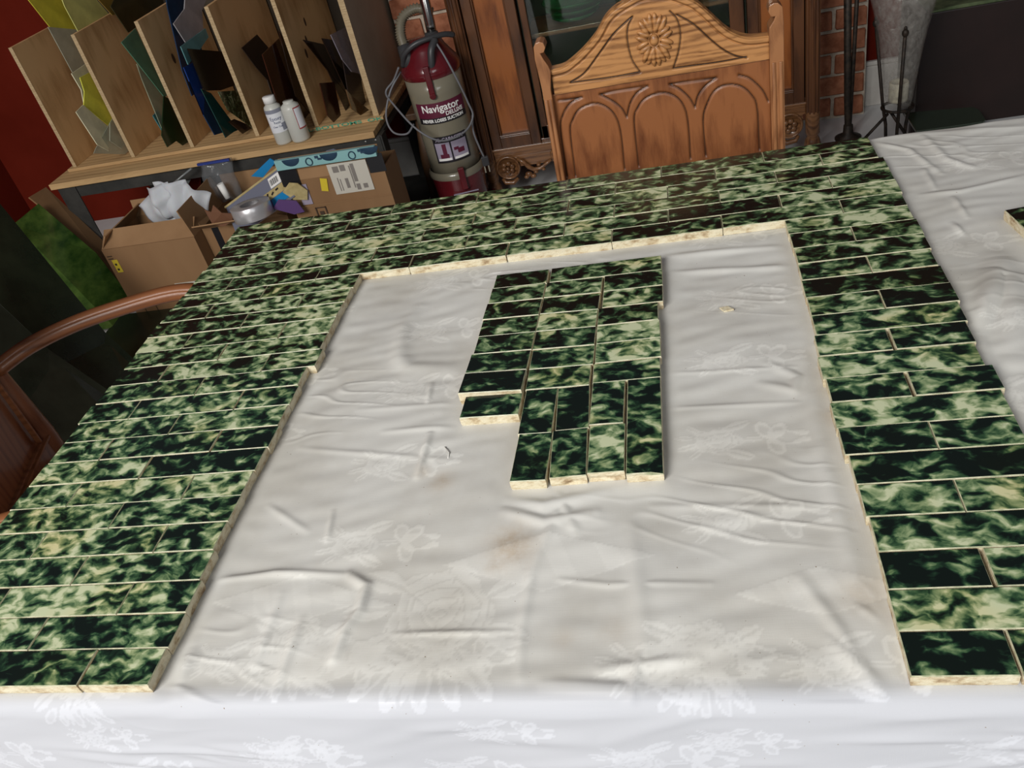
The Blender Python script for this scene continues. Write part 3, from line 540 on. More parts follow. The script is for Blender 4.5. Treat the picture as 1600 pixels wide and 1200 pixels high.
# (group, row, index) -> tone (negative darker, positive paler); otherwise a small random value
TONE = {('band',1,0):-.02,('band',1,5):-.05,('band',1,6):-.08,('band',2,5):-.05,('band',3,0):-.05,('band',3,6):-.04,('band',4,4):.0,('band',5,5):-.12,('band',5,0):.02,
 ('band',6,4):.03,('band',6,5):-.08,('band',6,2):-.05,('band',2,1):-.03,('band',1,1):-.06,('band',4,1):.04,('band',4,2):.05,('band',3,2):.05,('band',5,1):.05,
 ('left',8,0):-.03,('left',9,0):-.10,('left',9,1):.04,('left',10,0):.06,('left',10,2):.06,('left',12,0):-.11,('left',12,1):.04,('left',13,0):.0,('left',14,1):-.02,('left',15,0):.0,
 ('left',15,1):.01,('left',16,1):-.05,('left',16,2):-.06,('left',17,1):-.12,('left',18,1):.06,('left',18,0):.03,('left',19,0):-.01,('left',20,1):.03,('left',21,1):.02,('left',21,0):-.02,('left',22,1):.05,
 ('left',24,1):-.08,('left',24,2):-.01,('left',23,1):-.03,
 ('right',7,0):.03,('right',8,0):-.03,('right',9,0):.0,('right',10,0):-.05,('right',11,0):-.08,('right',12,1):-.10,('right',12,0):-.03,('right',13,0):-.04,('right',14,0):.05,('right',14,1):-.05,
 ('right',15,0):.05,('right',16,0):-.03,('right',16,1):-.03,('right',17,0):.05,('right',18,0):-.07,('right',18,1):-.05,('right',19,0):-.10,('right',20,0):-.02,('right',20,1):.02,('right',21,0):-.03,
 ('right',22,0):-.08,('right',23,0):.04,('right',24,0):-.12}
PIT = {('left',19,0):.9,('left',20,0):.9,('left',20,1):.5,('right',14,1):.7,('right',10,0):.6,('left',17,1):.25,('band',5,5):.3,('left',7,1):.5}
rt = random.Random(11); sd = 0
for g, l_ in (('band', 'back band'), ('left', 'left leg'), ('right', 'right leg')):
    for k, xsr in TILES[g].items():
        n = len(xsr)-1
        for i in range(n):
            sd += 1
            x0, x1 = xsr[i]/1000, xsr[i+1]/1000
            gap = .0006 if rt.random() < .75 else .0016
            if g == 'right' and n == 2 and i == 0 and k in (14, 16, 22): gap = .003
            x1g = x1-(gap if i < n-1 else 0); x0g = x0+.0002
            yb = -k*PITCH+.0006+rt.uniform(-.0002,.0002); yt = -(k-1)*PITCH-.0002
            ends = (1 if i == 0 else 0, 1 if i == n-1 else 0, 0, 0); rough = [0,0,0,0]
            if g == 'left' and i == n-1: rough[1] = .0022
            if g == 'right' and i == 0: rough[0] = .0008
            if g in ('left', 'right') and k == 24: rough[2] = .0006
            if g == 'band' and k == 6: rough[2] = .0008
            tone = TONE.get((g, k, i), rt.uniform(-.03, .03))+rt.uniform(-.008,.008)
            pit = PIT.get((g, k, i), 0.0)
            look = 'near-black' if tone < -.07 else 'dark green' if tone < -.02 else 'pale mottled green' if tone > .035 else 'mottled green'
            size = 'long' if (x1-x0) > .12 else 'half-length'
            if g == 'band': lab = '%s %s tile, %s from the left in row %s of the back band' % (size, look, ORD[i+1], ORD[k])
            elif g == 'left': lab = '%s %s tile, %s from the opening in row %s of the left leg' % (size, look, ORD[n-i], ORD[k-6])
            else: lab = '%s %s tile, %s from the opening in row %s of the right leg' % (size, look, ORD[i+1], ORD[k-6])
            tile((x0g+x1g)/2, (yb+yt)/2, x1g-x0g, yt-yb, rt.uniform(-.12,.12), ZT+rt.uniform(-.0003,.0005), tone, lab, 'mottled green tiles of the '+l_, rough, pit=pit, seed=sd)
CT = {'A1':-.08,'A2':.04,'A3':-.10,'A4':-.04,'A5':-.06,'A6':-.06,'A7':-.16,'A8':-.10,'B1':.0,'B2':-.02,'C2':-.06,'B3':-.09,'C3':.0,'B4':.02,'C4':-.05,'B5':-.06,'C5':.04,'B6':-.03,'C6':.07,'B7':-.02,'C7':-.04,
      'V1':-.07,'V2':-.09,'V3':-.04,'V4':-.06,'V5':-.03,'V6':-.05,'V7':.04}
CN = {'A':'left column','B':'middle column','C':'right column'}
for k, (cx, cy, w_, h_, a) in TILES['centre'].items():
    sd += 1
    if k[0] == 'V': 
        w_ = min(w_+.6, 37.6); h_ = 150.5 if k == 'V4' else min(max(h_, 72), 76); nm = {'V1':'leftmost upright tile of the upper upright row','V2':'upright tile just below the middle column','V3':'upright tile left of the long one','V4':'long upright tile with a chipped foot','V5':'bottom-left upright tile','V6':'second upright tile in the bottom row','V7':'third upright tile in the bottom row'}[k]
        lab = '%s green %s, loose centre patch' % ('dark' if CT[k] < -.05 else 'mottled', nm)
    else:
        w_ = min(w_+.6, 151.5 if k == 'B1' else 76.6); h_ = min(h_+1.0, 38.0) if k != 'A1' else 36
        lab = '%s green tile, %s down in the %s of the loose centre patch' % ('near-black' if CT[k] < -.09 else 'dark' if CT[k] < -.05 else 'mottled', ORD[int(k[1])], CN[k[0]])
        if k == 'B1': lab = 'long mottled green tile topping the middle and right columns of the loose centre patch'
        if k == 'A7': lab = 'near-black glossy tile sitting proud of its neighbours on the left of the centre patch'
    rough = [0,0,0,0]
    if k in ('A6','A8'): rough[0] = .0022
    if k[0] in 'AC' and k not in ('A6','A8'): rough[0 if k[0] == 'A' else 1] = .0007
    if k in ('V6','V7'): rough[2] = .0022
    if k == 'V4': rough[2] = .0015
    tile(cx/1000, cy/1000, w_/1000, h_/1000, a*.6, ZT+(.0045 if k == 'A7' else rt.uniform(-.0004,.0004)), CT[k], lab, 'loose green tiles in the middle of the cloth', rough, th=TH+(.0045 if k == 'A7' else 0), pit=.5 if k == 'A7' else 0, seed=sd, chip=(.018,-.075,.012) if k == 'V4' else None)
tile(.185, -.3145, .150, .092, 8.0, ZT+.001, -.10, 'brown-black glazed tile lying alone at the right end of the table', None, [.0006]*4, th=TH+.001, pit=.5, seed=999)
# chip of clay on the cloth and a scrap of thread
bm = BM(); prism(bm, [(-.2530,-.4140,.7578),(-.2430,-.4125,.7578),(-.2362,-.4205,.7578),(-.2480,-.4225,.7578)], (0,0,.0022)); o = obj('clay_chip', bm, M_BISQUE); tag(o, 'small cream clay chip lying on the cloth right of the centre patch', 'chip')
bm = BM(); tube(bm, [(-.5650,-.6324,ZC+.0012), (-.5580,-.6435,ZC+.0018), (-.5576,-.6517,ZC+.0012)], .0006, 6); o = obj('thread', bm, mat('white_thread', (.7,.68,.64), .7)); tag(o, 'curl of white thread lying on the cloth left of the centre patch', 'thread')

# ---------------------------------------------------------------- oak chair behind the table
M_OAK = wood('golden_oak', (.13,.048,.014), (.47,.225,.080), 'X', 1.6, .42, .10, 1.6)
M_OAKV = wood('red_brown_oak', (.11,.032,.010), (.27,.10,.034), 'Z', 1.5, .45, .06, .8)
M_OAKP = wood('post_oak', (.14,.050,.018), (.33,.145,.058), 'Z', 2.2, .4, .2, .8)
YC = .22
for m in (M_OAK, M_OAKV):          # carved grooves get a darker colour than the wood around them
    t = NT(m); lk = t.b.inputs['Base Color'].links[0]; src = lk.from_socket; a = t.n('ShaderNodeAttribute'); a.attribute_name = 'groove_tone'
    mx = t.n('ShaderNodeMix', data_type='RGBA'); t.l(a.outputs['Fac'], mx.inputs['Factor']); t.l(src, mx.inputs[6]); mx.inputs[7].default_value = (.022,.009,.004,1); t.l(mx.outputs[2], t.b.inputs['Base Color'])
def catmull(P, n=8):
    P = [np.array(p) for p in P]; Q = [2*P[0]-P[1]]+P+[2*P[-1]-P[-2]]; out = []
    for i in range(1, len(Q)-2):
        for t in np.arange(n)/n:
            a, b, c, d = Q[i-1:i+3]; out.append(.5*((2*b)+(-a+c)*t+(2*a-5*b+4*c-d)*t*t+(-a+3*b-3*c+d)*t**3))
    out.append(P[-1]); return np.array(out)
crest = catmull(CHAIR['crest']); crest = crest[np.argsort(crest[:,0])]
grooves = [catmull(g) if len(g) > 2 else np.array(g) for g in CHAIR['grooves']]
PLx, PRx = CHAIR['postL'][0][0], CHAIR['postR'][0][0]
xa, xb = -.497, -.121
def zline(x): return .829+(x-xa)*0  # crest rail bottom
Z_SPLIT = .838
chair = thing('dining_chair', 'carved golden oak dining chair with a flower rosette, tucked behind the table', 'chair', (-.309, 0.05, 0))
def relief(name, x0, x1, zlo, zhi, mats, recess, lip):
    nx_, nz_ = 240, 150
    gx = np.linspace(x0, x1, nx_); top = zhi(gx) if callable(zhi) else np.full(nx_, zhi); bot = np.full(nx_, zlo)
    T = np.linspace(0, 1, nz_)[:, None]; GX = np.repeat(gx[None, :], nz_, 0); GZ = bot[None, :]+(top-bot)[None, :]*T
    dmin = np.full(GX.shape, 9.)
    for g in grooves:
        for p, q_ in zip(g, g[1:]):
            d, _ = segd(GX, GZ, p, q_); dmin = np.minimum(dmin, d)
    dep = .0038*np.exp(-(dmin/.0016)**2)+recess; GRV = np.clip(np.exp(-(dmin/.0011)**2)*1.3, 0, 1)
    if lip:
        dt = np.full(GX.shape, 9.)
        for p, q_ in zip(crest[::2], crest[2::2]):
            d, _ = segd(GX, GZ, p, q_); dt = np.minimum(dt, d)
        dep = dep-.004*sstep(.012, .008, dt)+.006*sstep(.003, 0, dt)+.0022*np.exp(-((dt-.0125)/.0012)**2)
    vsn = np.stack([GX, YC+dep, GZ], -1).reshape(-1, 3); vb = np.stack([GX, np.full(GX.shape, YC+.024), GZ], -1).reshape(-1, 3)
    n_ = nx_*nz_; I = np.arange(n_).reshape(nz_, nx_)
    f1 = np.stack([I[:-1,:-1], I[:-1,1:], I[1:,1:], I[1:,:-1]], -1).reshape(-1, 4)
    border = np.concatenate([I[0,:], I[1:,-1], I[-1,-2::-1], I[-2:0:-1,0]]); b2 = np.roll(border, -1)
    side = np.stack([border, border+n_, b2+n_, b2], -1)
    back = np.array([[I[0,0]+n_, I[-1,0]+n_, I[-1,-1]+n_, I[0,-1]+n_]])
    F = np.concatenate([f1, side]).tolist()+[ (border+n_).tolist() ]
    me_ = bpy.data.meshes.new(name); me_.from_pydata((np.concatenate([vsn, vb])-np.array([-.309,.05,0])).tolist(), [], F)
    at_ = me_.attributes.new('groove_tone', 'FLOAT', 'POINT'); at_.data.foreach_set('value', np.concatenate([GRV.reshape(-1), np.zeros(n_)]).astype(np.float32))
    me_.polygons.foreach_set('use_smooth', [True]*len(f1)+[False]*(len(side)+1)); me_.materials.append(mats)
    o_ = bpy.data.objects.new(name, me_); C.objects.link(o_); o_.parent = chair; return o_
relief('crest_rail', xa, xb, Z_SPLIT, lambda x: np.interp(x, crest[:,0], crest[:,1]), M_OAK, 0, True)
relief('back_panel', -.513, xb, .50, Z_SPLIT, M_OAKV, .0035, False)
def LC(p): return (p[0]+.309, p[1]-.05, p[2])
for ear, lo_o, lo_i, k in ((EARL, -.534, -.516, 1), (EARR, -.0985, -.1185, -1)):
    E_ = list(ear)
    if k == 1: E_ = [E_[0], E_[1], (lo_o, 0), (lo_i, 0)]+E_[2:]
    else: i_ = E_.index((-.098, .8149)); E_ = E_[:i_+1]+[(lo_o, 0), (lo_i, 0)]+E_[i_+1:]
    bm = BM(); prism(bm, [LC((x, YC-.010, z)) for x, z in E_], (0, .034, 0))
    for f_ in (.25, .75):      # raised beads with a groove between
        xo = [(ear[1][0] if k == 1 else -.098), (ear[2][0] if k == 1 else -.1214)]
        top_ = xo[0]*(1-f_)+xo[1]*f_; bot_ = lo_o*(1-f_)+lo_i*f_; zt = .835
        tube(bm, [LC((top_, YC-.0095, zt)), LC((top_+(bot_-top_)*(zt-.45)/.85, YC-.0095, .45))], .0042, 8)
    obj('back_post', bm, M_OAKP, chair, .0012)
fc = CHAIR['flower'][0]; bm = BM()
FM = Matrix.Translation(LC((fc[0], YC, fc[1])))
for i in range(10):
    a = 2*math.pi*i/10; ez = 1.45; r_ = .0195
    d = Vector((math.sin(a), 0, math.cos(a)*ez)); L = .0125*(1.25 if abs(math.cos(a)) > .8 else .9)
    ang = math.atan2(d.x, d.z)
    for s in (-1, 1):
        R = Matrix.Rotation(ang, 4, 'Y'); ball(bm, (s*.0042, -.002, r_*math.hypot(d.x, d.z)*.98), (.0050, .0055, L*1.12), FM @ R, 10)
ball(bm, (0, -.003, 0), (.0075, .006, .0105), FM, 16)
lathe(bm, [(.0080,0),(.0105,.003),(.0090,.005),(.0078,.003)], 24, FM @ Matrix.Rotation(math.pi/2, 4, 'X') @ Matrix.Diagonal((1,1.3,1,1)))
obj('rosette', bm, M_OAK, chair)
bm = BM(); box(bm, -.20, .20, -.26, .16, .43, .47); obj('seat', bm, M_OAKV, chair, .006)
bm = BM(); box(bm, -.18, .18, .165, .19, .36, .50); box(bm, -.18, .18, .17, .185, .2, .23); obj('rear_rail', bm, M_OAKV, chair, .002)
for s in (-.18, .18):
    bm = BM(); box(bm, s-.02, s+.02, -.25, -.21, 0, .43); obj('leg', bm, M_OAKP, chair, .002)

# ---------------------------------------------------------------- armchair at the left end
M_ARM = wood('reddish_chair_wood', (.12,.036,.015), (.24,.09,.04), 'Z', 1.2, .35, .3, .8)
M_ARMX = wood('worn_arm_wood', (.10,.030,.010), (.25,.092,.034), 'X', 1.2, .45, .08, .8)
A0 = thing('armchair', 'reddish wooden armchair with a bowed arm at the left end of the table', 'armchair', (-1.52,-.21,0), math.radians(17))
bm = BM(); tube(bm, [(-.012,0,0),(-.008,0,.5),(-.02,0,.66),(-.06,0,1.05)], [.024,.024,.022,.018], 12); obj('back_stile', bm, M_ARM, A0)
bm = BM(); tube(bm, [(-.012,-.44,0),(-.008,-.44,.5),(-.02,-.44,.66),(-.06,-.44,1.05)], [.024,.024,.022,.018], 12); obj('back_stile', bm, M_ARM, A0)
bm = BM(); box(bm, -.03, .006, -.43, -.02, .44, .505); obj('bottom_rail', bm, M_ARM, A0, .003)
bm = BM(); box(bm, .002, .012, -.44, -.0, .497, .503); box(bm, .0, .010, -.045,-.040,.51,.95); obj('moulding', bm, M_ARMX, A0, .001)
TL = Matrix.Rotation(math.radians(-5), 4, 'Y')
bm = BM(); box(bm, -.022, -.004, -.43, -.02, .5, 1.0); obj('back_panel', bm, M_ARM, A0, .002)
bm = BM(); box(bm, -.075, -.035, -.45, .01, .98, 1.06); obj('top_rail', bm, M_ARM, A0, .006)
bm = BM(); box(bm, 0, .33, -.44, 0, .40, .445); obj('seat', bm, M_ARM, A0, .008)
for s, y0 in ((1, 0), (-1, -.44)):
    pts = [(-.01, y0, .655), (.05, y0+.035*s, .668), (.13, y0+.055*s, .675), (.22, y0+.052*s, .675), (.28, y0+.03*s, .67), (.31, y0+.015*s, .655), (.325, y0+.005*s, .63)] if s < 0 else [(-.01, 0, .655), (.05, .035, .668), (.13, .058, .676), (.22, .066, .680), (.31, .066, .682), (.37, .056, .676), (.40, .045, .655), (.405, .04, .63)]
    P = [Vector(p) for p in catmull(pts, 5)]
    bm = BM(); tube(bm, P, [.019]*len(P), 12, flat=.75); tube(bm, [p+Vector((0,-.004*s,.009)) for p in P[:-4]], [.012]*(len(P)-4), 10, flat=.6)
    obj('arm', bm, M_ARMX, A0)
    bm = BM(); tube(bm, [(.305,y0-.005*s,.0),(.31,y0-.005*s,.42),(.305 if s < 0 else .37,y0+(.01 if s < 0 else .055)*s,.645)], [.016,.022,.016], 12); obj('front_leg', bm, M_ARM, A0)

# ---------------------------------------------------------------- display cabinet against the wall
M_CAB = wood('dark_walnut', (.030,.011,.005), (.11,.042,.015), 'Z', 1.1, .38, .15, .7)
M_CABP = wood('figured_walnut_panel', (.11,.028,.006), (.29,.092,.022), 'Z', .8, .32, .2, 1.3)
M_CABX = wood('carved_walnut', (.07,.026,.010), (.22,.10,.04), 'X', 1.6, .3, .4, .8)
M_INT = noisy('grey_green_cabinet_lining', (.035,.045,.030), (.06,.07,.05), 8, .8, bump=0)
M_GLASS = mat('cabinet_glass', (.85,.95,.88), .02, trans=1, ior=1.45)
cx0, cx1, CY, CH = -1.005, .185, 1.625, 1.35
cab = thing('display_cabinet', 'dark carved walnut display cabinet with glass door behind the oak chair', 'cabinet', ((cx0+cx1)/2, CY+.15, 0))
def cb(x): return x-(cx0+cx1)/2
def cy(y): return y-(CY+.15)
bm = BM(); box(bm, cb(cx0+.02), cb(cx0+.04), cy(CY+.02), cy(CY+.29), .16, CH); box(bm, cb(cx1-.04), cb(cx1-.02), cy(CY+.02), cy(CY+.29), .16, CH)
box(bm, cb(cx0+.02), cb(cx1-.02), cy(CY+.01), cy(CY+.29), CH, CH+.04); box(bm, cb(cx0+.02), cb(cx1-.02), cy(CY+.01), cy(CY+.29), .19, .215); obj('carcass', bm, M_CAB, cab, .003)
bm = BM(); box(bm, cb(cx0+.04), cb(cx1-.04), cy(CY+.275), cy(CY+.288), .215, CH); box(bm, cb(-.772), cb(-.768), cy(CY+.03), cy(CY+.275), .215, CH); box(bm, cb(-.045), cb(-.041), cy(CY+.03), cy(CY+.275), .215, CH); obj('lining', bm, M_INT, cab)
for (x0, x1) in ((-.955, -.775), (-.04, .135)):
    bm = BM(); d = .034
    box(bm, cb(x0), cb(x0+d), cy(CY), cy(CY+.03), .20, CH); box(bm, cb(x1-d), cb(x1), cy(CY), cy(CY+.03), .20, CH); box(bm, cb(x0+d), cb(x1-d), cy(CY), cy(CY+.03), .20, .245); box(bm, cb(x0+d), cb(x1-d), cy(CY), cy(CY+.03), CH-.05, CH)
    box(bm, cb(x0+d), cb(x0+d+.006), cy(CY+.006), cy(CY+.02), .245, CH-.05); box(bm, cb(x1-d-.006), cb(x1-d), cy(CY+.006), cy(CY+.02), .245, CH-.05); box(bm, cb(x0+d), cb(x1-d), cy(CY-.003), cy(CY+.02), .245, .252)
    obj('panel_frame', bm, M_CAB, cab, .002)
    bm = BM(); box(bm, cb(x0+d), cb(x1-d), cy(CY+.018), cy(CY+.028), .24, CH-.04); obj('figured_panel', bm, M_CABP, cab)
for x in (cx0+.024, cx1-.024):
    bm = BM(); M = Matrix.Translation((cb(x), cy(CY-.002), 0))
    lathe(bm, [(.012,.0),(.026,.022),(.030,.045),(.024,.070),(.018,.082),(.024,.092),(.024,.16),(.021,.17)], 20, M); obj('foot', bm, M_CABX, cab)
    bm = BM(); n = 40; pts = []
    rings = []
    for z in (.165, .6, 1.0, CH):
        rings.append([bm.verts.new(M @ Vector(((.0225-.0022*(1 if k % 4 < 2 else -.3))*math.cos(2*math.pi*k/n), (.0225-.0022*(1 if k % 4 < 2 else -.3))*math.sin(2*math.pi*k/n), z))) for k in range(n)])
    for a, b in zip(rings, rings[1:]):
        for k in range(n): bm.faces.new((a[k], a[(k+1)%n], b[(k+1)%n], b[k]))
    obj('fluted_column', bm, M_CAB, cab)
# glass door
bm = BM(); dx0, dx1 = -.765, -.05
box(bm, cb(dx0), cb(dx0+.022), cy(CY+.004), cy(CY+.026), .215, CH); box(bm, cb(dx1-.045), cb(dx1), cy(CY+.004), cy(CY+.026), .215, CH); box(bm, cb(dx0), cb(dx1), cy(CY+.004), cy(CY+.026), .215, .262); box(bm, cb(dx0), cb(dx1), cy(CY+.004), cy(CY+.026), CH-.04, CH)
DR = obj('door', bm, M_CAB, cab, .002)
bm = BM(); box(bm, cb(dx0+.021), cb(dx1-.044), cy(CY+.013), cy(CY+.017), .26, CH-.038); obj('pane', bm, M_GLASS, DR)
bm = BM(); box(bm, cb(-.766), cb(-.05), cy(CY+.05), cy(CY+.27), .552, .566); obj('shelf', bm, M_CABX, cab, .001)
# carved skirt
bm = BM(); box(bm, cb(cx0+.04), cb(cx1-.04), cy(CY+.002), cy(CY+.02), .178, .196); box(bm, cb(cx0+.04), cb(cx1-.04), cy(CY-.006), cy(CY+.02), .196, .203)
box(bm, cb(cx0+.04), cb(cx1-.04), cy(CY+.006), cy(CY+.02), .158, .18); obj('skirt_rail', bm, M_CABX, cab, .001)
for s, x in ((1, -.915), (-1, .085)):
    bm = BM(); c = Vector((cb(x), cy(CY), .128))
    RM = Matrix.Translation(c) @ Matrix.Rotation(math.pi/2, 4, 'X')
    lathe(bm, [(0,-.012),(.042,-.012),(.046,.002),(.043,.009),(.038,.006),(.036,0),(.0,-.002)], 28, RM)
    for i in range(6):
        a = i*math.pi/3+.3; ball(bm, (math.cos(a)*.017, .006, math.sin(a)*.017) , (.010,.007,.010), Matrix.Translation(c) @ Matrix.Translation((0,-.012,0)), 8)
    ball(bm, (0,-.012,0), (.008,.008,.008), Matrix.Translation(c), 8)
    box(bm, c.x-.045, c.x+.045, c.y+.004, c.y+.018, .115, .16)
    tube(bm, [c+Vector((-.030*s,0,-.040)), c+Vector((-.02*s,-.004,-.056)), c+Vector((.01*s,-.004,-.06)), c+Vector((.03*s,-.002,-.045))], [.006,.009,.010,.006], 8)
    pts = [c+Vector((s*a, -.004, b)) for a, b in ((.04,.03),(.06,.015),(.078,-.008),(.095,-.02),(.12,-.018),(.145,-.004),(.165,.008))]
    tube(bm, pts, [.006,.008,.009,.008,.007,.006,.004], 8)
    for a, b, r in ((.072,-.035,.014),(.088,-.045,.012),(.062,-.045,.010),(.100,-.030,.010),(.115,-.004,.009),(.13,-.024,.008)):
        ball(bm, (s*a, -.004, b), (r, .008, r*.7), Matrix.Translation(c), 8)
    sp = [c+Vector((s*(.185+math.cos(t)*(.026-.003*t)), -.003, .022+math.sin(t)*(.026-.003*t))) for t in np.linspace(-1.8, 6.0, 26)]
    tube(bm, sp, [.0055]*26, 8); box(bm, min(c.x+s*.04, c.x+s*.2), max(c.x+s*.04, c.x+s*.2), c.y+.004, c.y+.016, .125, .165)
    obj('carved_scroll', bm, M_CABX, cab)
M_EMER = mat('emerald_glass', (.02,.38,.10), .06, trans=.55, coat=.6)
for i, (z, r) in enumerate(((.567,.085),(.5905,.098),(.614,.108))):
    bm = BM(); lathe(bm, [(0,0),(r*.55,0),(r*.8,.008),(r,.020),(r*1.01,.0225),(r*.97,.0215),(r*.75,.011),(0,.006)], 40); o = obj('green_dish', bm, M_EMER, loc=(-.60, 1.775, z))
    tag(o, ['lowest', 'middle', 'topmost'][i]+' emerald glass dish of the stack on the cabinet shelf', 'dish', 'emerald glass dishes in the cabinet')

# ---------------------------------------------------------------- upright vacuum cleaner
M_SMOKE = mat('smoky_clear_plastic', (.20,.18,.13), .25, coat=.4); M_MAROON = noisy('maroon_plastic', (.085,.006,.010), (.12,.01,.014), 12, .22, bump=0, coat=.5)
M_DGREY = mat('dark_grey_plastic', (.04,.04,.042), .4); M_CHROME = mat('brushed_steel_tube', (.45,.44,.42), .18, metal=1); M_CORD = mat('grey_cord_rubber', (.14,.14,.15), .5)
M_HOSE = mat('tan_grey_hose', (.15,.13,.09), .4, coat=.3); M_WHT = mat('white_print', (.8,.79,.76), .6); M_BLK = mat('black_print', (.012,.010,.012), .5); M_MARP = mat('maroon_print', (.10,.01,.03), .5); M_LAV = mat('grey_violet_print', (.32,.28,.36), .6)
VC = Vector((-1.072, 1.50, 0)); vac = thing('vacuum_cleaner', 'maroon upright vacuum cleaner with a smoky clear dust canister beside the cabinet', 'vacuum cleaner', VC, math.radians(13))
bm = BM(); box(bm, -.12, .12, -.20, .07, .004, .075); box(bm, -.08, .08, -.10, .06, .075, .12); obj('floor_head', bm, M_MAROON, vac, .012)
bm = BM(); lathe(bm, [(.088,.09),(.090,.12),(.096,.195),(.097,.205)], 40); obj('motor_base', bm, M_MAROON, vac)
bm = BM(); lathe(bm, [(.099,.203),(.101,.212),(.099,.222),(.093,.228)], 40); obj('seal_ring', bm, M_SMOKE, vac)
bm = BM(); lathe(bm, [(.0,.215),(.090,.215),(.091,.30),(.0925,.40),(.0945,.50),(.096,.552),(.0,.552)], 48); CAN = obj('dust_canister', bm, M_SMOKE, vac)
bm = BM(); lathe(bm, [(.097,.552),(.1015,.560),(.101,.575),(.096,.588),(.088,.60),(.065,.635),(.055,.66),(.0,.668)], 40); obj('lid', bm, M_MAROON, vac)
def strip(bm, r, a0, a1, z0, z1, th=.0015, n=14, mi=0):
    A = [a0+(a1-a0)*i/n for i in range(n+1)]
    for i in range(n):
        p = [Vector((math.sin(a)*rr, -math.cos(a)*rr, z)) for rr, a, z in ((r, A[i], z0), (r, A[i+1], z0), (r, A[i+1], z1), (r, A[i], z1))]
        q_ = [Vector((math.sin(a)*rr, -math.cos(a)*rr, z)) for rr, a, z in ((r+th, A[i], z0), (r+th, A[i+1], z0), (r+th, A[i+1], z1), (r+th, A[i], z1))]
        vv = [bm.verts.new(v) for v in p+q_]
        for f in ((4,5,6,7),(0,1,5,4),(3,2,6,7),(0,3,7,4),(1,2,6,5)): bm.faces.new([vv[k] for k in f]).material_index = mi
bm = BM(); strip(bm, .0935, -.95, 1.0, .428, .478); LB = obj('name_band', bm, M_MARP, CAN)
bm = BM(); strip(bm, .0932, -.95, 1.0, .408, .428); obj('slogan_band', bm, M_BLK, CAN)
VM = vac.matrix_basis
bm = BM(); strip(bm, .0922, -.62, .72, .268, .362); obj('picture_label', bm, M_BLK, CAN)
bm = BM(); strip(bm, .0937, -.55, .0, .276, .340); strip(bm, .0937, .06, .65, .276, .340); obj('label_pictures', bm, M_LAV, CAN)
bm = BM(); strip(bm, .0952, -.30, -.15, .298, .336, .001, 4); strip(bm, .0952, -.42, -.10, .286, .300, .001, 5); strip(bm, .0952, .25, .50, .296, .312, .001, 4); strip(bm, .0952, .12, .30, .308, .318, .001, 4); obj('pictured_vacuum', bm, M_MARP, CAN)
bm = BM(); strip(bm, .0952, -.52, -.03, .277, .285, .0008, 5); strip(bm, .0952, .09, .62, .277, .285, .0008, 5); obj('picture_caption', bm, M_WHT, CAN)
I4 = Matrix.Identity(4); T = lambda z, a=0: Matrix.Rotation(a, 4, 'Z') @ Matrix.Translation((0,0,z))
text_mesh('lettering', 'Navigator', .0345, M_WHT, CAN, T(.459, .02), .0958, bold=.0006)
text_mesh('lettering', 'DELUXE', .0185, M_WHT, CAN, T(.4365, .5), .0958, bold=.0004)
text_mesh('lettering', 'NEVER LOSES SUCTION', .0145, M_WHT, CAN, T(.4185, .02), .0955, bold=.0005)
text_mesh('lettering', 'XL CAPACITY', .0165, M_LAV, CAN, T(.351, .05), .0945, bold=.0005)
bm = BM(); box(bm, -.022, -.002, -.106, -.094, .50, .60); tube(bm, [(-.012,-.098,.505),(-.012,-.108,.503)], .011, 12); obj('upper_latch', bm, M_MAROON, vac, .003)
bm = BM(); box(bm, .005, .027, -.108, -.092, .165, .245); obj('lower_latch', bm, M_MAROON, vac, .003)
bm = BM(); box(bm, -.03, .06, -.1015, -.097, .150, .153); obj('latch_trim', bm, M_LAV, vac)
bm = BM(); tube(bm, [(.03,.0,.64),(.034,.01,.70),(.04,.03,1.15)], [.016,.0165,.0165], 20); obj('wand', bm, M_CHROME, vac)
bm = BM(); tube(bm, [(.026,0,.61),(.03,.0,.655),(.031,.003,.675)], [.030,.026,.021], 20); obj('wand_socket', bm, M_DGREY, vac)
bm = BM(); hp = catmull([(.05,.05,.72),(.0,.05,.745),(-.05,.035,.73),(-.068,.01,.69),(-.066,-.01,.655)], 12); rr_ = [.0125+.0055*(i % 2) for i in range(len(hp))]; tube(bm, hp, rr_, 14); obj('hose', bm, M_HOSE, vac)
bm = BM(); tube(bm, [(-.066,-.01,.66),(-.062,-.02,.625),(-.055,-.03,.59)], [.023,.027,.027], 16); obj('hose_cuff', bm, M_DGREY, vac)
bm = BM(); tube(bm, catmull([(-.085,-.03,.60),(-.07,-.055,.64),(-.03,-.065,.665),(.02,-.06,.672),(.07,-.04,.668),(.10,-.02,.655)], 6), .009, 8); tube(bm, catmull([(.0,-.075,.57),(.01,-.085,.60),(.02,-.08,.64),(.04,-.06,.665)], 6), .012, 8); obj('carry_handle', bm, M_DGREY, vac)
bm = BM(); tube(bm, catmull([(.03,-.05,.675),(.055,-.09,.62),(.078,-.105,.54),(.095,-.105,.46),(.10,-.11,.41),(.06,-.135,.375),(-.02,-.15,.37),(-.09,-.13,.42),(-.15,-.06,.50),(-.165,-.02,.53),(-.13,-.02,.56),(-.10,-.03,.60)], 8), .0035, 8)
tube(bm, catmull([(-.10,-.01,.58),(-.15,-.03,.53),(-.185,-.05,.46),(-.175,-.07,.41),(-.13,-.09,.40),(-.10,-.07,.42)], 8), .0035, 8)
tube(bm, catmull([(.10,-.09,.41),(.09,-.105,.36),(.098,-.11,.30),(.105,-.11,.265)], 8), .0035, 8); obj('power_cord', bm, M_CORD, vac)
bm = BM(); box(bm, .094, .118, -.118, -.104, .235, .268); PG = obj('plug', bm, M_DGREY, vac, .002)
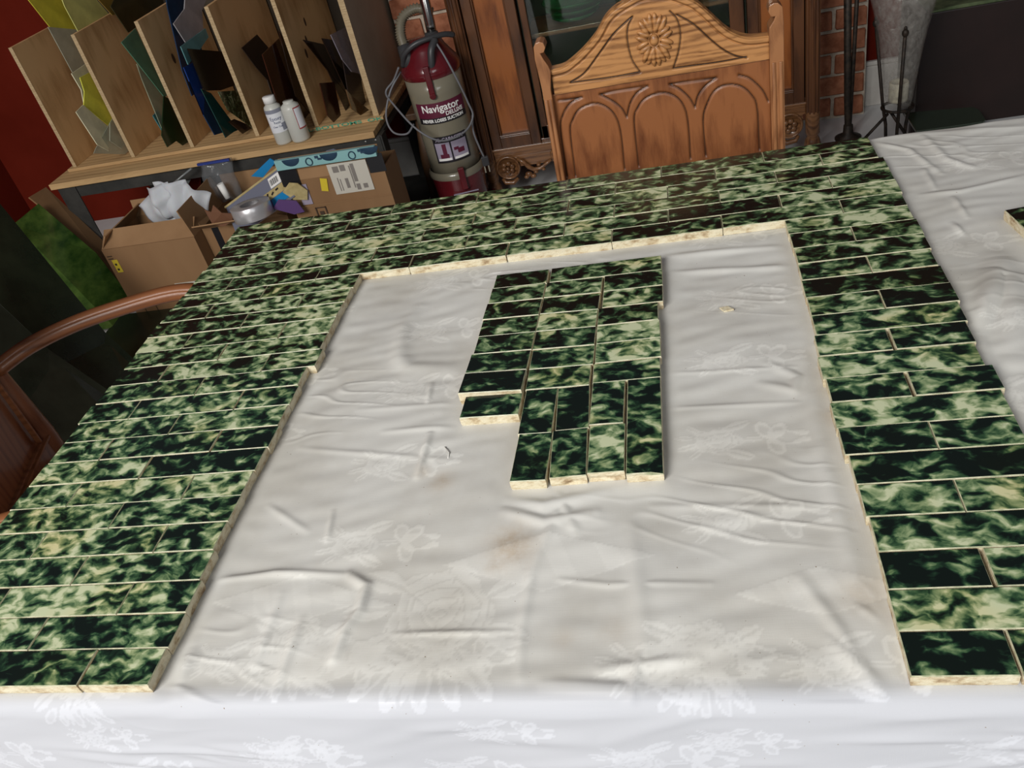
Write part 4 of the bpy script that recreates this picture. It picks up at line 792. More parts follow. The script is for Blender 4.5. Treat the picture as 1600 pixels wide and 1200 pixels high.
bm = BM(); box(bm, .097, .101, -.113, -.110, .210, .236); box(bm, .111, .115, -.113, -.110, .210, .236); obj('plug_pin', bm, mat('plug_brass', (.75,.70,.55), .3, metal=.8), PG)

# ---------------------------------------------------------------- plywood rack and the stand beneath it
M_PLY = wood('pale_plywood', (.46,.255,.10), (.72,.46,.22), 'Z', .55, .65, 0, .9, True)
M_PLYX = wood('pale_plywood_lying', (.34,.20,.085), (.58,.38,.18), 'X', .6, .65, 0, .7)
M_PLYE = noisy('plywood_edge', (.34,.23,.12), (.52,.39,.22), 30, .8, stretch=(1,1,14), bump=.1)
M_PLYB = noisy('brown_board', (.36,.29,.21), (.43,.35,.26), 6, .8, bump=.02)
M_KNOT = mat('dark_knot', (.07,.035,.018), .7)
rack = thing('glass_rack', 'plywood sheet-glass rack with upright dividers at the back left', 'rack', (-1.92, 1.75, .42))
def rk(x, y, z): return (x+1.92, y-1.75, z-.42)
def rbox(bm, x0, x1, y0, y1, z0, z1, mi=0): a = rk(x0,y0,z0); b = rk(x1,y1,z1); return box(bm, a[0], b[0], a[1], b[1], a[2], b[2], mi=mi)
bm = BM(); rbox(bm, -2.57, -1.285, 1.50, 1.99, .421, .433); obj('rack_floor', bm, M_PLYX, rack, .001)
YR = 1.515
for i, x in enumerate((-2.55, -2.294, -2.044, -1.778, -1.545)):
    tp = .882 if i < 4 else .885
    bm = BM(); rbox(bm, x, x+.014, YR, 1.965, .4335, tp); DV = obj('divider', bm, M_PLY, rack)
    bm = BM(); rbox(bm, x-.0003, x+.0143, YR-.0012, YR, .4335, tp+.0005); obj('edge_plies', bm, M_PLYE, DV)
    if i in (2, 4):
        bm = BM()
        for (ky, kz, r_) in (((1.63,.72,.012),) if i == 2 else ((1.70,.74,.010),(1.66,.69,.010),(1.62,.655,.011))):
            a = rk(x+.0142, ky, kz); lathe(bm, [(0,.0006),(r_*.6,.0006),(r_,0)], 14, Matrix.Translation(a) @ Matrix.Rotation(math.pi/2, 4, 'Y') @ Matrix.Diagonal((1.5,.8,1,1)))
        obj('knot', bm, M_KNOT, DV)
bm = BM(); rbox(bm, -1.318, -1.302, YR, 1.99, .4335, 1.15); DV = obj('side_panel', bm, M_PLYB, rack)
bm = BM(); rbox(bm, -1.322, -1.3015, YR-.0015, YR, .4335, 1.15); obj('edge_plies', bm, M_PLYE, DV)
bm = BM(); rbox(bm, -2.55, -1.3195, 1.975, 1.988, .434, 1.1); obj('back_board', bm, noisy('dark_back_board', (.030,.022,.014), (.05,.036,.022), 5, .8), rack)
M_INK = noisy('green_stencil_ink', (.03,.22,.13), (.10,.30,.20), 90, .8, bump=0)
text_mesh('lettering', 'OL-BOTTOMS  OK', .036, M_INK, rack, Matrix.Translation(rk(-1.445, 1.4990, .4275)) @ Matrix.Rotation(math.pi/2, 4, 'X') @ Matrix.Diagonal((1.05,.42,1,1)), bold=.001)
bm = BM(); box(bm, -2.60, -1.298, 1.40, 2.0, .398, .42); o = obj('shelf_board', bm, [M_PLYX], bevel=.002); tag(o, 'thick plywood plank carrying the glass rack', 'board')
M_STEEL = noisy('dark_grey_steel', (.035,.035,.033), (.06,.058,.052), 14, .55, bump=.03, metal=.3)
st = thing('steel_stand', 'dark steel angle-iron stand holding up the plywood plank', 'stand', (-1.92, 1.7, 0))
bm = BM(); box(bm, -.66, .64, -.285, -.278, .352, .3975); obj('front_apron', bm, M_STEEL, st, .001)
bm = BM(); box(bm, -.66, .64, .27, .277, .325, .3975); obj('rear_apron', bm, M_STEEL, st, .001)
bm = BM(); box(bm, -.655, .635, -.2775, .2695, .385, .3975); box(bm, -.655, .635, -.2, .2695, .0, .012); obj('deck', bm, M_STEEL, st)
M_BROWNW = wood('dark_brown_timber', (.03,.014,.006), (.085,.04,.016), 'Z', 1, .6, 0)
for x in (-.66, .635):
    for y in (-.286, .24):
        bm = BM(); s = 1 if x < 0 else -1
        box(bm, x, x+.006, y, y+.05, 0, .397); box(bm, min(x, x+s*.075), max(x, x+s*.075), y-.004, y, 0, .397); L_ = obj('leg', bm, M_STEEL, st)
        if x > 0 and y < 0:
            bm = BM()
            for hz in (.385, .33, .20, .14, .08): 
                for hx in (x-.018, x-.055): lathe(bm, [(0,.001),(.004,.001),(.005,0)], 10, Matrix.Translation((hx, y-.0045, hz)) @ Matrix.Rotation(math.pi/2, 4, 'X'))
            obj('bolt', bm, mat('bolt_grey', (.2,.2,.19), .4, metal=.8), L_)
o = thing('wooden_stool', 'dark brown wooden stool in the shadow between rack and vacuum cleaner', 'stool', (-1.175, 1.78, 0))
for sx in (-.05, .06):
    for sy in (-.12, .12):
        bm = BM(); tube(bm, [(sx*1.15, sy*1.15, 0), (sx*.9, sy, .20), (sx*.7, sy*.9, .36)], [.014,.026,.018], 10); obj('leg', bm, M_BROWNW, o)
bm = BM(); box(bm, -.07, .075, -.16, .16, .36, .385); obj('seat', bm, M_BROWNW, o, .004)
bm = BM(); box(bm, -.02, .0, -.12, .12, .11, .13); obj('stretcher', bm, M_BROWNW, o, .002)

# glass sheets in the rack
GC = {'yellow':((.75,.68,.07),.25),'lime':((.72,.72,.24),.3),'greyglass':((.50,.52,.40),.25),'cream':((.75,.72,.50),.4),'yellowbright':((.80,.80,.10),.35),'amberolive':((.30,.19,.04),.15),'olive':((.045,.038,.014),.2),
 'greenclear':((.11,.27,.17),.12),'paleglass':((.40,.46,.32),.1),'teal':((.05,.22,.25),.2),'darkgreen':((.012,.034,.012),.2),'navy':((.018,.045,.10),.15),'greyviolet':((.40,.38,.39),.3),'tealpale':((.14,.33,.34),.2),
 'blue':((.02,.06,.26),.15),'black':((.004,.004,.004),.25),'tealdark':((.010,.055,.050),.15),'swirl':((.06,.10,.03),.2),'darkred':((.03,.016,.013),.2),'brownrough':((.030,.018,.012),.5),'brownred':((.045,.014,.007),.12),
 'darkbrown':((.022,.011,.007),.12),'lavender':((.38,.34,.40),.15),'amber':((.11,.05,.014),.12)}
GM = {}
for k, (c, r) in GC.items():
    al = .55 if k in ('paleglass','greyglass','lavender') else .8 if k in ('greenclear','lime','yellow','tealpale') else 1
    m = noisy('art_glass_'+k, tuple(a*.8 for a in c), tuple(min(1, a*1.15) for a in c), 14, r, 3, .06, .001, lo=.3, hi=.7, spec=.4, alpha=al)
    if k == 'swirl':
        t = NT(m); v = t.coords((1,1,1)); a = t.noise(v, 22, 3, .6, 2.5); r_ = t.ramp(a, [(.42, (.012,.022,.008)), (.55, (.05,.08,.03)), (.66, (.26,.28,.18))]); t.l(r_.outputs[0], t.b.inputs['Base Color'])
    GM[k] = m
for key, pts, lab in SHEETS:
    P = [Vector((p[0], min(max(p[1], 1.405), 1.97), max(p[2], .434))) for p in pts]
    c = sum(P, Vector())/len(P); bm = BM(); prism(bm, [p-c for p in P], (-.003, 0, 0)); o = obj('glass_sheet', bm, GM[key], loc=c)
    tag(o, lab, 'glass', 'glass sheets and offcuts in the rack')
# clear wrap at the foot of the first slot
bm = BM(); M_WRAP = mat('crumpled_clear_wrap', (.45,.47,.38), .25, trans=.5, ior=1.1)
# bottles
M_HDPE = mat('milky_plastic', (.52,.52,.47), .4, coat=.1); M_LBL = mat('bottle_label', (.70,.71,.74), .6); M_LBLB = mat('blue_label_print', (.10,.12,.20), .6); M_REDP = mat('red_label_print', (.35,.05,.05), .6)
def bottle(x, y, r, h, label):
    o = thing('plastic_bottle', label, 'bottle', (x, y, .4205), math.radians(14), 'white plastic bottles on the plank')
    bm = BM(); lathe(bm, [(0,0),(r*.92,0),(r,.006),(r,h*.72),(r*.93,h*.80),(r*.6,h*.85),(r*.55,h*.86),(r*.55,h*.9),(0,h*.9)], 28); obj('body', bm, M_HDPE, o); return o
b1 = bottle(-1.640, 1.440, .030, .165, 'white capped plastic bottle with a blue-grey and white label on the plank')
bm = BM(); lathe(bm, [(0,.165),(.020,.165),(.021,.163),(.021,.143),(.0,.143)], 24); obj('cap', bm, M_WHT, b1)
bm = BM(); strip(bm, .0302, -1.1, 1.1, .045, .112, .0006, 16); L1 = obj('label', bm, M_LBL, b1)
bm = BM(); strip(bm, .0302, -1.1, 1.1, .112, .125, .0006, 16); strip(bm, .0309, .55, 1.1, .05, .075, .0005, 6); obj('label_band', bm, mat('blue_grey_print', (.22,.23,.28), .6), L1)
text_mesh('lettering', 'Epoxy', .017, M_LBLB, L1, T(.094, .1), .0312); text_mesh('lettering', 'Resin', .011, M_LBLB, L1, T(.080, .15), .0312); text_mesh('lettering', 'Clear Coat', .008, M_LBLB, L1, T(.066, .1), .0312)
b2 = bottle(-1.576, 1.440, .033, .155, 'capless milky plastic bottle with a red-edged label on its right side')
bm = BM(); strip(bm, .0332, .35, 1.35, .045, .120, .0006, 12); L2 = obj('label', bm, M_LBL, b2)
bm = BM(); strip(bm, .0339, .35, 1.35, .116, .120, .0005, 12); strip(bm, .0339, .35, 1.35, .045, .049, .0005, 12); strip(bm, .0339, .35, .41, .049, .116, .0005, 2); obj('label_border', bm, M_REDP, L2)

# ---------------------------------------------------------------- boxes and clutter under the rack
M_CARD = noisy('brown_cardboard', (.21,.112,.048), (.26,.145,.066), 5, .8, bump=.02, stretch=(1,1,.3)); M_CARDL = noisy('inner_cardboard', (.27,.15,.068), (.33,.19,.09), 6, .8, bump=.02)
M_TAPE = mat('black_tape', (.012,.012,.014), .3); M_TEAL = mat('pale_teal_print', (.22,.42,.42), .5); M_NAVY = mat('navy_print', (.02,.05,.09), .5); M_YEL = mat('yellow_sticker', (.62,.48,.03), .5); M_PAPER = mat('paper_label', (.52,.49,.42), .7); M_GREYP = mat('grey_print', (.20,.18,.16), .7)
def carton(name, label, loc, rz, w_, d, h, flaps=(), th=.004):
    o = thing(name, label, 'box', loc, rz, 'cardboard boxes under the rack'); bm = BM()
    box(bm, -w_/2, w_/2, -d/2, -d/2+th, 0, h); box(bm, -w_/2, w_/2, d/2-th, d/2, 0, h); box(bm, -w_/2, -w_/2+th, -d/2+th, d/2-th, 0, h); box(bm, w_/2-th, w_/2, -d/2+th, d/2-th, 0, h); box(bm, -w_/2+th, w_/2-th, -d/2+th, d/2-th, 0, th)
    obj('carton_body', bm, M_CARD, o)
    for s, L, a in flaps:      # side, length, opening angle (0 = upright, 90 = folded out)
        a = math.radians(a); bm = BM()
        if s in 'fb':
            k = -1 if s == 'f' else 1; M = Matrix.Translation((0, k*(d/2-th/2), h)) @ Matrix.Rotation(-k*a, 4, 'X'); box(bm, -w_/2+.003, w_/2-.003, -th/2, th/2, 0, L, M)
        else:
            k = -1 if s == 'l' else 1; M = Matrix.Translation((k*(w_/2-th/2), 0, h)) @ Matrix.Rotation(k*a, 4, 'Y'); box(bm, -th/2, th/2, -d/2+.003, d/2-.003, 0, L, M)
        obj('flap', bm, M_CARDL, o)
    return o
BA = carton('cardboard_box', 'large open brown cardboard box with white foam wrap sticking out, left of the pile', (-2.105, 1.235, 0), 0, .365, .26, .265, (('f', .075, -52), ('l', .06, -38), ('r', .10, -10), ('b', .06, 10)))
bm = BM(); box(bm, -.165, -.143, -.1312, -.1301, .172, .222); obj('yellow_sticker', bm, M_YEL, BA)
bm = BM(); box(bm, -.160, -.152, -.1317, -.1312, .18, .188); box(bm, -.160, -.152, -.1317, -.1312, .20, .208); obj('sticker_print', bm, M_BLK, BA)
bm = BM(); box(bm, .025, .16, -.1312, -.1301, .035, .10); obj('shipping_label', bm, M_PAPER, BA)
bm = BM(); box(bm, .05, .08, -.1318, -.1312, .065, .075); box(bm, .06, .085, -.1318, -.1312, .04, .058); obj('label_print', bm, M_GREYP, BA)
bm = BM(); 
for z in (.225,.235): box(bm, -.175, -.155, -.1312, -.1301, z, z+.004)
for a in ((-.14,-.137,.0,.045),(-.092,-.089,.0,.045),(-.14,-.089,.043,.046)): box(bm, a[0], a[1], -.1312, -.1301, a[2], a[3])
obj('box_print', bm, mat('dark_brown_print', (.07,.04,.02), .8), BA)
BB = carton('cardboard_box', 'brown shipping box with teal printed tape, a paper label and a yellow sticker', (-1.365, 1.19, 0), math.radians(-1), .345, .14, .40, (('f', .075, -8),))
yb_ = -.1712
bm = BM(); box(bm, -.172, .168, -0.0850, -0.0712, .445, .478, None); TP = obj('teal_tape', bm, M_TEAL, BB, .001)
bm = BM()
for x in (-.115, .015, .155):
    lathe(bm, [(0,.0012),(.029,.0012),(.03,0)], 24, Matrix.Translation((min(x, .15), -0.0855, .4775)) @ Matrix.Rotation(math.pi/2, 4, 'X') @ Matrix.Diagonal((1,.8,1,1)))
g = bmesh.ops.bisect_plane(bm, geom=bm.verts[:]+bm.edges[:]+bm.faces[:], plane_co=(0,0,.4778), plane_no=(0,0,1), clear_outer=True)
for x in (-.055, .09):
    ring_ = []
    for ph in np.linspace(0, 2*math.pi, 15): ring_.append((x+.011*math.cos(ph), -0.0864, .461+.012*math.sin(ph)))
    tube(bm, ring_, .0042, 6, flat=.3); box(bm, x+.022, x+.034, -0.0868, -0.0850, .468, .476); box(bm, x+.030, x+.044, -0.0868, -0.0850, .462, .468)
obj('tape_print', bm, M_NAVY, TP)
for x0, x1, z0, z1 in ((-.178, -.115, .385, .44), (.125, .18, .39, .45)):
    bm = BM(); box(bm, x0, x1, -0.0735, -0.0715, z0, z1); obj('black_tape', bm, M_TAPE, BB)
bm = BM(); box(bm, -.010, .122, -0.0733, -0.0716, .335, .437); LBb = obj('shipping_label', bm, M_PAPER, BB)
bm = BM()
for (x0, x1, z0, z1) in ((.005,.025,.408,.428),(.030,.048,.410,.430),(.060,.064,.35,.425),(.066,.078,.37,.43),(.067,.080,.342,.362),(.01,.013,.345,.39),(.018,.021,.345,.385),(.035,.046,.352,.385),(.09,.105,.345,.36)):
    box(bm, x0, x1, -0.0740, -0.0734, z0, z1)
obj('label_print', bm, M_GREYP, LBb)
bm = BM(); box(bm, -.052, -.029, -0.0733, -0.0716, .352, .395, Matrix.Translation((-.04,-.17,.37)) @ Matrix.Rotation(.2, 4, 'Y') @ Matrix.Translation((.04,.17,-.37))); obj('yellow_sticker', bm, M_YEL, BB)
bm = BM(); box(bm, -.17, .17, -0.0728, -0.0716, .308, .3095); obj('crease', bm, M_CARDL, BB)
bm = BM(); box(bm, -.135, -.10, -0.0733, -0.0716, .315, .385); obj('clear_tape_label', bm, M_LAV, BB)
bm = BM()
for a in ((-.10,-.096,.235,.30),(-.066,-.062,.235,.30),(-.10,-.062,.297,.30),(-.088,-.074,.25,.285)): box(bm, a[0], a[1], -0.0735, -0.0716, a[2], a[3])
obj('box_print', bm, mat('dark_brown_print2', (.06,.035,.02), .8), BB)
BC = carton('cardboard_box', 'smaller open box of packets between the other two boxes under the rack', (-1.765, 1.30, 0), math.radians(2), .32, .26, .265, (('f', .07, 60), ('l', .09, 25), ('b', .09, 0), ('r', .07, 10)))
bm = BM(); box(bm, -.125, -.10, -.1315, -.1301, .02, .262); obj('black_tape', bm, M_TAPE, BC)
# white foam wrap
def blob(name, c, r, mat_, seed, amp=.25, seg=20, freq=3.0, sharp=False):
    rr = random.Random(seed); bm = BM(); bmesh.ops.create_icosphere(bm, subdivisions=3, radius=1)
    dirs = [(Vector([rr.gauss(0,1) for _ in range(3)]).normalized(), rr.uniform(-amp, amp)) for _ in range(14)]
    for v in bm.verts:
        d = v.co.normalized(); s = 1+sum(a*max(0, d.dot(k))**6 for k, a in dirs)*2
        if sharp: s += .07*math.sin(8*d.x+5*d.z+seed)
        v.co = Vector((d.x*r[0]*s, d.y*r[1]*s, d.z*r[2]*s))
    for f in bm.faces: f.smooth = not sharp
    return obj(name, bm, mat_, loc=c)
M_FOAM = mat('white_foam_sheet', (.58,.55,.57), .7); M_FOAM.node_tree.nodes['Principled BSDF'].inputs['Subsurface Weight'].default_value = .2
fm = thing('foam_wrap', 'crumpled white foam wrap bulging out of the large open box', 'packing', (-2.05, 1.26, .30))
bm = BM()
for seed, (fx, fz, a, w_, h_) in enumerate(((-.04,.0,-.5,.13,.16),(.02,.03,.1,.12,.17),(.07,-.01,.55,.10,.20),(-.01,.05,-.15,.10,.12))):
    rr = random.Random(seed+4); n1 = 12; G_ = []
    for j in range(n1+1):
        row = []
        for i in range(n1+1):
            u = i/n1-.5; v = j/n1-.5; bulge = .05*math.cos(u*2.6)*math.cos(v*2.4)+.008*math.sin(9*u+seed)+.006*math.sin(11*v+2*seed)
            p = Vector((u*w_, -bulge-seed*.008+.02, v*h_)); p = Matrix.Rotation(a, 3, 'Y') @ p
            row.append(bm.verts.new(p+Vector((fx, 0, fz))))
        G_.append(row)
    for j in range(n1):
        for i in range(n1): bm.faces.new((G_[j][i], G_[j][i+1], G_[j+1][i+1], G_[j+1][i])).smooth = True
W_ = obj('foam_sheet', bm, M_FOAM, fm); md = W_.modifiers.new('solid', 'SOLIDIFY'); md.thickness = .0025
# zip bag with a white cap
zb = thing('zip_bag', 'clear zip bag with a blue seal and a small white tube, behind the foam wrap', 'bag', (-1.90, 1.36, .2705))
M_CLEAR = mat('clear_plastic_film', (.22,.23,.24), .15, coat=.5, alpha=.30)
bm = BM(); n1 = 10; G_ = []
for j in range(n1+1):
    row = []
    for i in range(n1+1):
        u = i/n1-.5; v = j/n1; row.append(bm.verts.new((u*.125+.012*v, -.014*math.cos(u*3.0)*math.sin(v*2.9+.2)+.006*math.sin(13*u+9*v)+.004*math.sin(21*u-15*v), v*.15)))
    G_.append(row)
for j in range(n1):
    for i in range(n1): bm.faces.new((G_[j][i], G_[j][i+1], G_[j+1][i+1], G_[j+1][i])).smooth = True
W_ = obj('film', bm, M_CLEAR, zb); md = W_.modifiers.new('solid', 'SOLIDIFY'); md.thickness = .012
bm = BM(); box(bm, -.05, .075, -.008, .002, .146, .154); obj('seal', bm, mat('blue_seal', (.03,.05,.22), .3), zb)
bm = BM(); tube(bm, [(.035,-.045,.03),(.026,-.045,.085)], [.012,.012], 14); obj('white_tube', bm, M_WHT, zb)
# printed pouch, tape roll, scraps in the middle box
po = thing('printed_pouch', 'grey resealable pouch with barcode and coloured print lying across the middle box', 'pouch', (-1.64, 1.14, .345), math.radians(0))
Mp = Matrix.Rotation(math.radians(-24), 4, 'Y') @ Matrix.Rotation(math.radians(-38), 4, 'X')
def pbox(x0, x1, z0, z1, y0, y1, m, n): bm = BM(); box(bm, x0, x1, y0, y1, z0, z1, Mp); return obj(n, bm, m, po)
M_POUCH = mat('grey_pouch_film', (.16,.17,.22), .3, coat=.3); M_CREAM = noisy('cream_pouch_print', (.36,.28,.12), (.50,.41,.20), 30, .5, bump=0); M_PURP = mat('purple_pouch_print', (.10,.05,.16), .4); M_CYAN = mat('bright_blue_print', (.01,.20,.45), .4)
pbox(-.16, .12, -.055, .06, 0, .006, M_POUCH, 'film'); pbox(-.165, .12, .058, .065, -.001, .008, M_CREAM, 'zip_edge'); pbox(.045, .10, .015, .05, -.0015, 0, M_WHT, 'barcode_patch')
bm = BM()
for i in range(9): box(bm, .050+.004*i, .0515+.004*i+.001*(i % 2), -.0022, -.0015, .022, .042, Mp)
obj('barcode', bm, M_BLK, po)
pbox(-.02, .10, -.015, .012, -.0015, 0, M_CREAM, 'cream_print'); pbox(-.07, -.02, -.04, -.015, -.0015, 0, M_CREAM, 'cream_print'); pbox(.03, .115, -.045, -.017, -.0015, 0, M_CYAN, 'blue_print'); pbox(-.02, .03, -.045, -.018, -.0015, 0, M_PURP, 'purple_print')
for q_ in range(4):
    bm = BM(); box(bm, -.003, .003, -.0032, -.0022, -.006, .006, Mp @ Matrix.Translation((.0+.022*q_, 0, -.002+.004*(q_ % 2))) @ Matrix.Rotation(.5*q_, 4, 'Y')); obj('print_mark', bm, M_BLK, po)
bm = BM(); lathe(bm, [(.032,0),(.064,0),(.065,.001),(.065,.044),(.064,.045),(.032,.045)], 48); o = obj('tape_roll', bm, mat('silver_foil_tape', (.62,.61,.62), .33, metal=.6), loc=(-1.650, 1.06, .325)); o.rotation_euler = (math.radians(-6), math.radians(-3), 0); tag(o, 'wide roll of silver foil tape on top of the middle box', 'tape')
M_KRAFT = mat('brown_paper', (.16,.07,.035), .7)
bm = BM(); prism(bm, [(-.045,0,-.03),(-.05,0,.025),(-.03,0,.012),(-.012,0,.036),(.012,-.01,.008),(.045,0,-.004),(.03,0,-.03),(-.01,.0,-.045)], (0,.003,0)); o = obj('paper_scrap', bm, M_KRAFT, loc=(-1.80, 1.12, .325)); tag(o, 'torn brown paper scrap left of the silver tape roll', 'paper')
bm = BM(); prism(bm, [(-.04,0,-.03),(-.028,0,.012),(.0,-.01,.028),(.034,0,.012),(.042,0,-.02),(.0,0,-.04)], (0,.004,0)); o = obj('printed_packet', bm, M_CREAM, loc=(-1.50, 1.11, .375)); o.rotation_euler = (0,.6,0); tag(o, 'cream printed packet between the pouch and the teal-taped box', 'packet')
bm = BM(); prism(bm, [(-.05,0,-.02),(-.03,0,.015),(.03,0,.02),(.055,0,-.015),(.02,0,-.03)], (0,.004,0)); o = obj('printed_packet', bm, M_PURP, loc=(-1.54, 1.09, .335)); o.rotation_euler = (0,.3,0); tag(o, 'dark purple packet right of the silver tape roll', 'packet')
bm = BM(); prism(bm, [(-.06,0,-.02),(.03,0,.03),(.045,0,.015),(-.02,0,-.03)], (0,.004,0)); o = obj('printed_packet', bm, M_CYAN, loc=(-1.635, 1.22, .42)); tag(o, 'bright blue packet corner showing above the grey pouch', 'packet')
# clear strips, frosted panel and dark stuff at the left of the pile
M_FROST = mat('frosted_acrylic', (.16,.17,.17), .35, coat=.3)
bm = BM(); prism(bm, [(-.20,0,-.08),(-.18,0,-.05),(.10,0,.12),(.13,0,.10),(.02,0,.0)], (0,.004,0)); o = obj('frosted_sheet', bm, M_FROST, loc=(-2.12, 1.44, .30)); tag(o, 'frosted clear acrylic sheet leaning under the rack, left end', 'sheet')
bm = BM(); box(bm, -.015, .015, 0, .003, -.10, .10, Matrix.Rotation(math.radians(58), 4, 'Y')); o = obj('acrylic_strip', bm, mat('grey_green_acrylic', (.22,.25,.24), .3), loc=(-2.20, 1.38, .295)); tag(o, 'grey-green acrylic strip behind the large open box', 'strip')
bm = BM(); tube(bm, [(-.12,0,-.05),(.12,0,.06)], .004, 8); o = obj('thin_rod', bm, M_FROST, loc=(-2.10, 1.36, .35)); tag(o, 'thin grey rod slanting above the foam wrap', 'rod')
M_BAGD = mat('black_bin_liner', (.012,.014,.013), .3, coat=.3)
o = blob('dark_bag', (-1.66, 1.56, .175), (.13,.12,.15), M_BAGD, 3, .12, sharp=True); tag(o, 'crumpled black plastic bag behind the boxes under the rack', 'bag')
o = blob('dark_bag', (-2.02, 1.60, .17), (.16,.12,.155), M_BAGD, 8, .12, sharp=True); tag(o, 'black plastic bag further left under the rack', 'bag')
o = blob('green_packet', (-1.555, 1.40, .33), (.05,.04,.035), mat('dull_green_film', (.07,.085,.045), .35, coat=.3), 5, .2, sharp=True); tag(o, 'dull olive packet behind the middle box', 'packet')
M_BLUEB = mat('blue_white_film', (.20,.24,.33), .3)
o = blob('crumpled_film', (-1.40, 1.19, .41), (.05,.035,.035), M_BLUEB, 9, .2, sharp=True); tag(o, 'crumpled bluish film inside the teal-taped box', 'film')
o = blob('brown_packing', (-1.31, 1.19, .405), (.06,.035,.035), M_KRAFT, 12, .2, sharp=True); tag(o, 'crumpled brown paper inside the teal-taped box', 'paper')
# big sheets leaning at the far left
M_GRNBIG = noisy('streaky_green_glass', (.022,.065,.012), (.10,.18,.035), 11, .22, 6, .03, rnd=False, stretch=(1,1,2.2), coat=.3)
BIG = [('board', 'brown cardboard sheet showing behind the bright green glass sheet', M_CARD, BIGPTS[0], 'cardboard_sheet'),
       ('glass', 'large bright green streaky glass sheet leaning at the far left', M_GRNBIG, BIGPTS[1], 'leaning_sheet'),
       ('glass', 'large near-black green glass sheet leaning in front of the bright green one', noisy('black_green_glass', (.008,.016,.009), (.02,.03,.016), 7, .25, 4, .02), BIGPTS[2], 'leaning_sheet'),
       ('glass', 'smoky dark glass sheet nearest to the armchair', noisy('smoky_glass', (.010,.014,.009), (.025,.030,.02), 5, .22, 4, .02), BIGPTS[3], 'leaning_sheet')]
for cat, lab, m, pts, nm in BIG:
    P = [Vector(p) for p in pts]; c = sum(P, Vector())/len(P); c.z = min(p.z for p in P); bm = BM(); prism(bm, [p-c for p in P], (-.005, 0, -.003)); o = obj(nm, bm, m, loc=c); tag(o, lab, cat)

bm = BM(); prism(bm, [(-2.24,.50,.004),(-2.34,.98,.004),(-2.34,1.09,.004),(-1.70,1.095,.004),(-1.60,.62,.004),(-1.66,.30,.004),(-1.95,.28,.004)], (0,0,.006)); o = obj('flat_glass_sheet', bm, BIG[2][2]); tag(o, 'dark green glass sheet lying flat on the floor between armchair and boxes', 'glass')

# ---------------------------------------------------------------- candle stands, dark chest and slab on the right
M_IRON = noisy('rusty_black_iron', (.012,.010,.008), (.045,.030,.02), 60, .55, bump=.2, metal=.4)
fl = thing('iron_floor_stand', 'tall black iron floor stand between the cabinet and the glass vase', 'stand', (.30, 1.74, 0))
bm = BM(); tube(bm, [(0,0,.0),(0,0,.03),(-.004,.004,.14),(-.03,.015,1.2)], [.014,.012,.012,.014], 12); obj('pole', bm, M_IRON, fl)
bm = BM(); tube(bm, [(.006,.004,.03),(.012,.01,.25),(.036,.03,1.2)], [.006,.007,.008], 10); obj('pole', bm, M_IRON, fl)
bm = BM(); lathe(bm, [(0,0),(.045,0),(.045,.006),(.018,.02),(.016,.05),(0,.055)], 20); obj('foot', bm, M_IRON, fl)
vs0 = thing('vase_stand', 'black iron stand holding the tall crackled glass vase', 'stand', (.417, 1.56, 0))
for k, (a) in enumerate((math.radians(262), math.radians(22), math.radians(142))):
    bm = BM(); d = Vector((math.cos(a), math.sin(a), 0))
    tube(bm, [d*.030+Vector((0,0,.0)), d*.036+Vector((0,0,.10)), d*.050+Vector((0,0,.17)), d*.085+Vector((0,0,.42))], [.0055]*4, 10); LG = obj('leg', bm, M_IRON, vs0)
    bm = BM(); ball(bm, d*.086+Vector((0,0,.427)), (.010,.010,.013), None, 10); ball(bm, d*.087+Vector((0,0,.441)), (.005,.005,.007), None, 8); obj('finial', bm, M_IRON, LG)
bm = BM(); R_ = [(math.cos(t)*.047, math.sin(t)*.047, .165) for t in np.linspace(0, 2*math.pi, 33)]; tube(bm, R_, .005, 8, cap=False); obj('ring', bm, M_IRON, vs0)
bm = BM(); tube(bm, [(-.03,-.01,.15),(-.12,-.02,.06)], .005, 8); tube(bm, [(-.02,0,.15),(.04,.01,.05)], .005, 8); obj('brace', bm, M_IRON, vs0)
def vase_mat():
    m = mat('crackled_clear_glass', (.40,.38,.34), .12, spec=.6, coat=.3); t = NT(m); v = t.coords((1,1,.7))
    vo = t.n('ShaderNodeTexVoronoi'); vo.feature = 'DISTANCE_TO_EDGE'; vo.inputs['Scale'].default_value = 42; t.l(v, vo.inputs['Vector']); n_ = t.noise(v, 45, 5, .75, 1.0)
    s_ = t.n('ShaderNodeMath', operation='ADD'); t.l(vo.outputs['Distance'], s_.inputs[0]); t.l(n_, s_.inputs[1]); t.bump(s_.outputs[0], .9, .006)
    r = t.ramp(n_, [(.35, (.06,.06,.06)), (.55, (.22,.22,.22)), (.7, (.50,.50,.50))]); t.l(r.outputs[0], t.b.inputs['Alpha']); return m
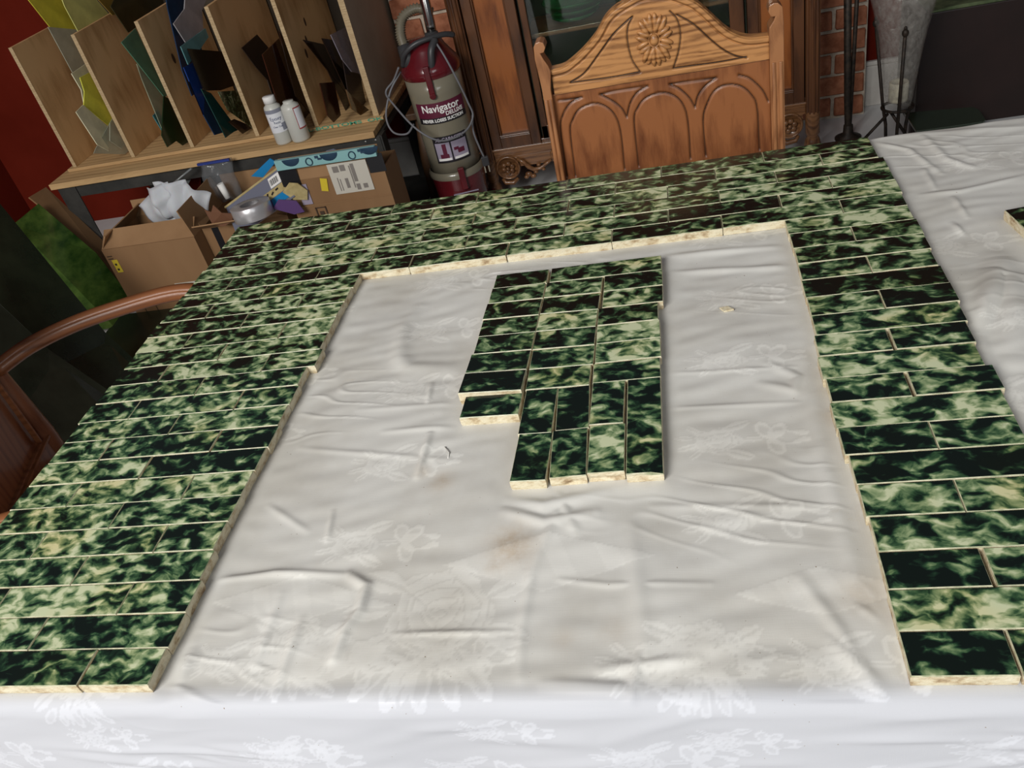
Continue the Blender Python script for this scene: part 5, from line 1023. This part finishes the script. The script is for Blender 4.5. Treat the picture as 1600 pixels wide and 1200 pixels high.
bm = BM(); lathe(bm, [(0,.0),(.034,.0),(.040,.004),(.044,.02),(.050,.08),(.060,.16),(.072,.24),(.083,.29),(.092,.33),(.105,.37),(.102,.371),(.089,.33),(.080,.29),(.069,.24),(.057,.16),(.047,.08),(.038,.022),(0,.016)], 48); o = obj('glass_vase', bm, vase_mat(), loc=(.417, 1.56, .166)); tag(o, 'tall flared crackled glass vase standing in the iron stand', 'vase')
bm = BM(); lathe(bm, [(0,0),(.029,0),(.0295,.004),(.0295,.060),(.027,.063),(.024,.058),(0,.054)], 28); o = obj('candle', bm, mat('ivory_wax', (.72,.67,.50), .5), loc=(.417, 1.56, .186)); tag(o, 'ivory pillar candle at the bottom of the glass vase', 'candle')
M_BLKW = noisy('brown_black_lacquer', (.012,.007,.006), (.024,.012,.010), 3, .45, bump=.02)
bm = BM(); box(bm, .515, 1.60, 1.72, 2.0, .0, .395); ch_ = obj('dark_chest', bm, M_BLKW, bevel=.004); tag(ch_, 'low brown-black lacquered chest against the wall at the right', 'chest')
bm = BM(); n1 = 24; A_ = []
for i in range(n1+1):
    x = .53+1.05*i/n1; A_.append((x, .408+.006*math.sin(9*x)+.004*math.sin(23*x)))
for y0_, y1_ in ((1.715, 1.99),): prism(bm, [(x, y0_, z) for x, z in A_]+[(A_[-1][0], y0_, .3965), (A_[0][0], y0_, .3965)], (0, y1_-y0_, 0))
o = obj('green_cloth', bm, noisy('mottled_green_fabric', (.03,.05,.02), (.10,.13,.06), 20, .9, bump=.3), bevel=.004); tag(o, 'folded mottled green cloth on top of the dark chest', 'cloth')
bm = BM(); prism(bm, [(.475,1.535,.072),(.675,1.535,.072),(.688,1.55,.072),(.693,1.64,.072),(.68,1.665,.072),(.475,1.70,.072)], (0,0,.010)); o = obj('green_slab', bm, mat('dark_green_slab', (.030,.045,.028), .25, coat=.4), bevel=.002); tag(o, 'flat dark green slab with a rounded corner on the floor before the chest', 'slab')
bm = BM()
for x_, y_ in ((.50,1.56),(.66,1.56),(.66,1.63),(.50,1.67)): box(bm, x_-.012, x_+.012, y_-.012, y_+.012, 0, .0718)
o2 = obj('slab_support', bm, M_BLKW, o)
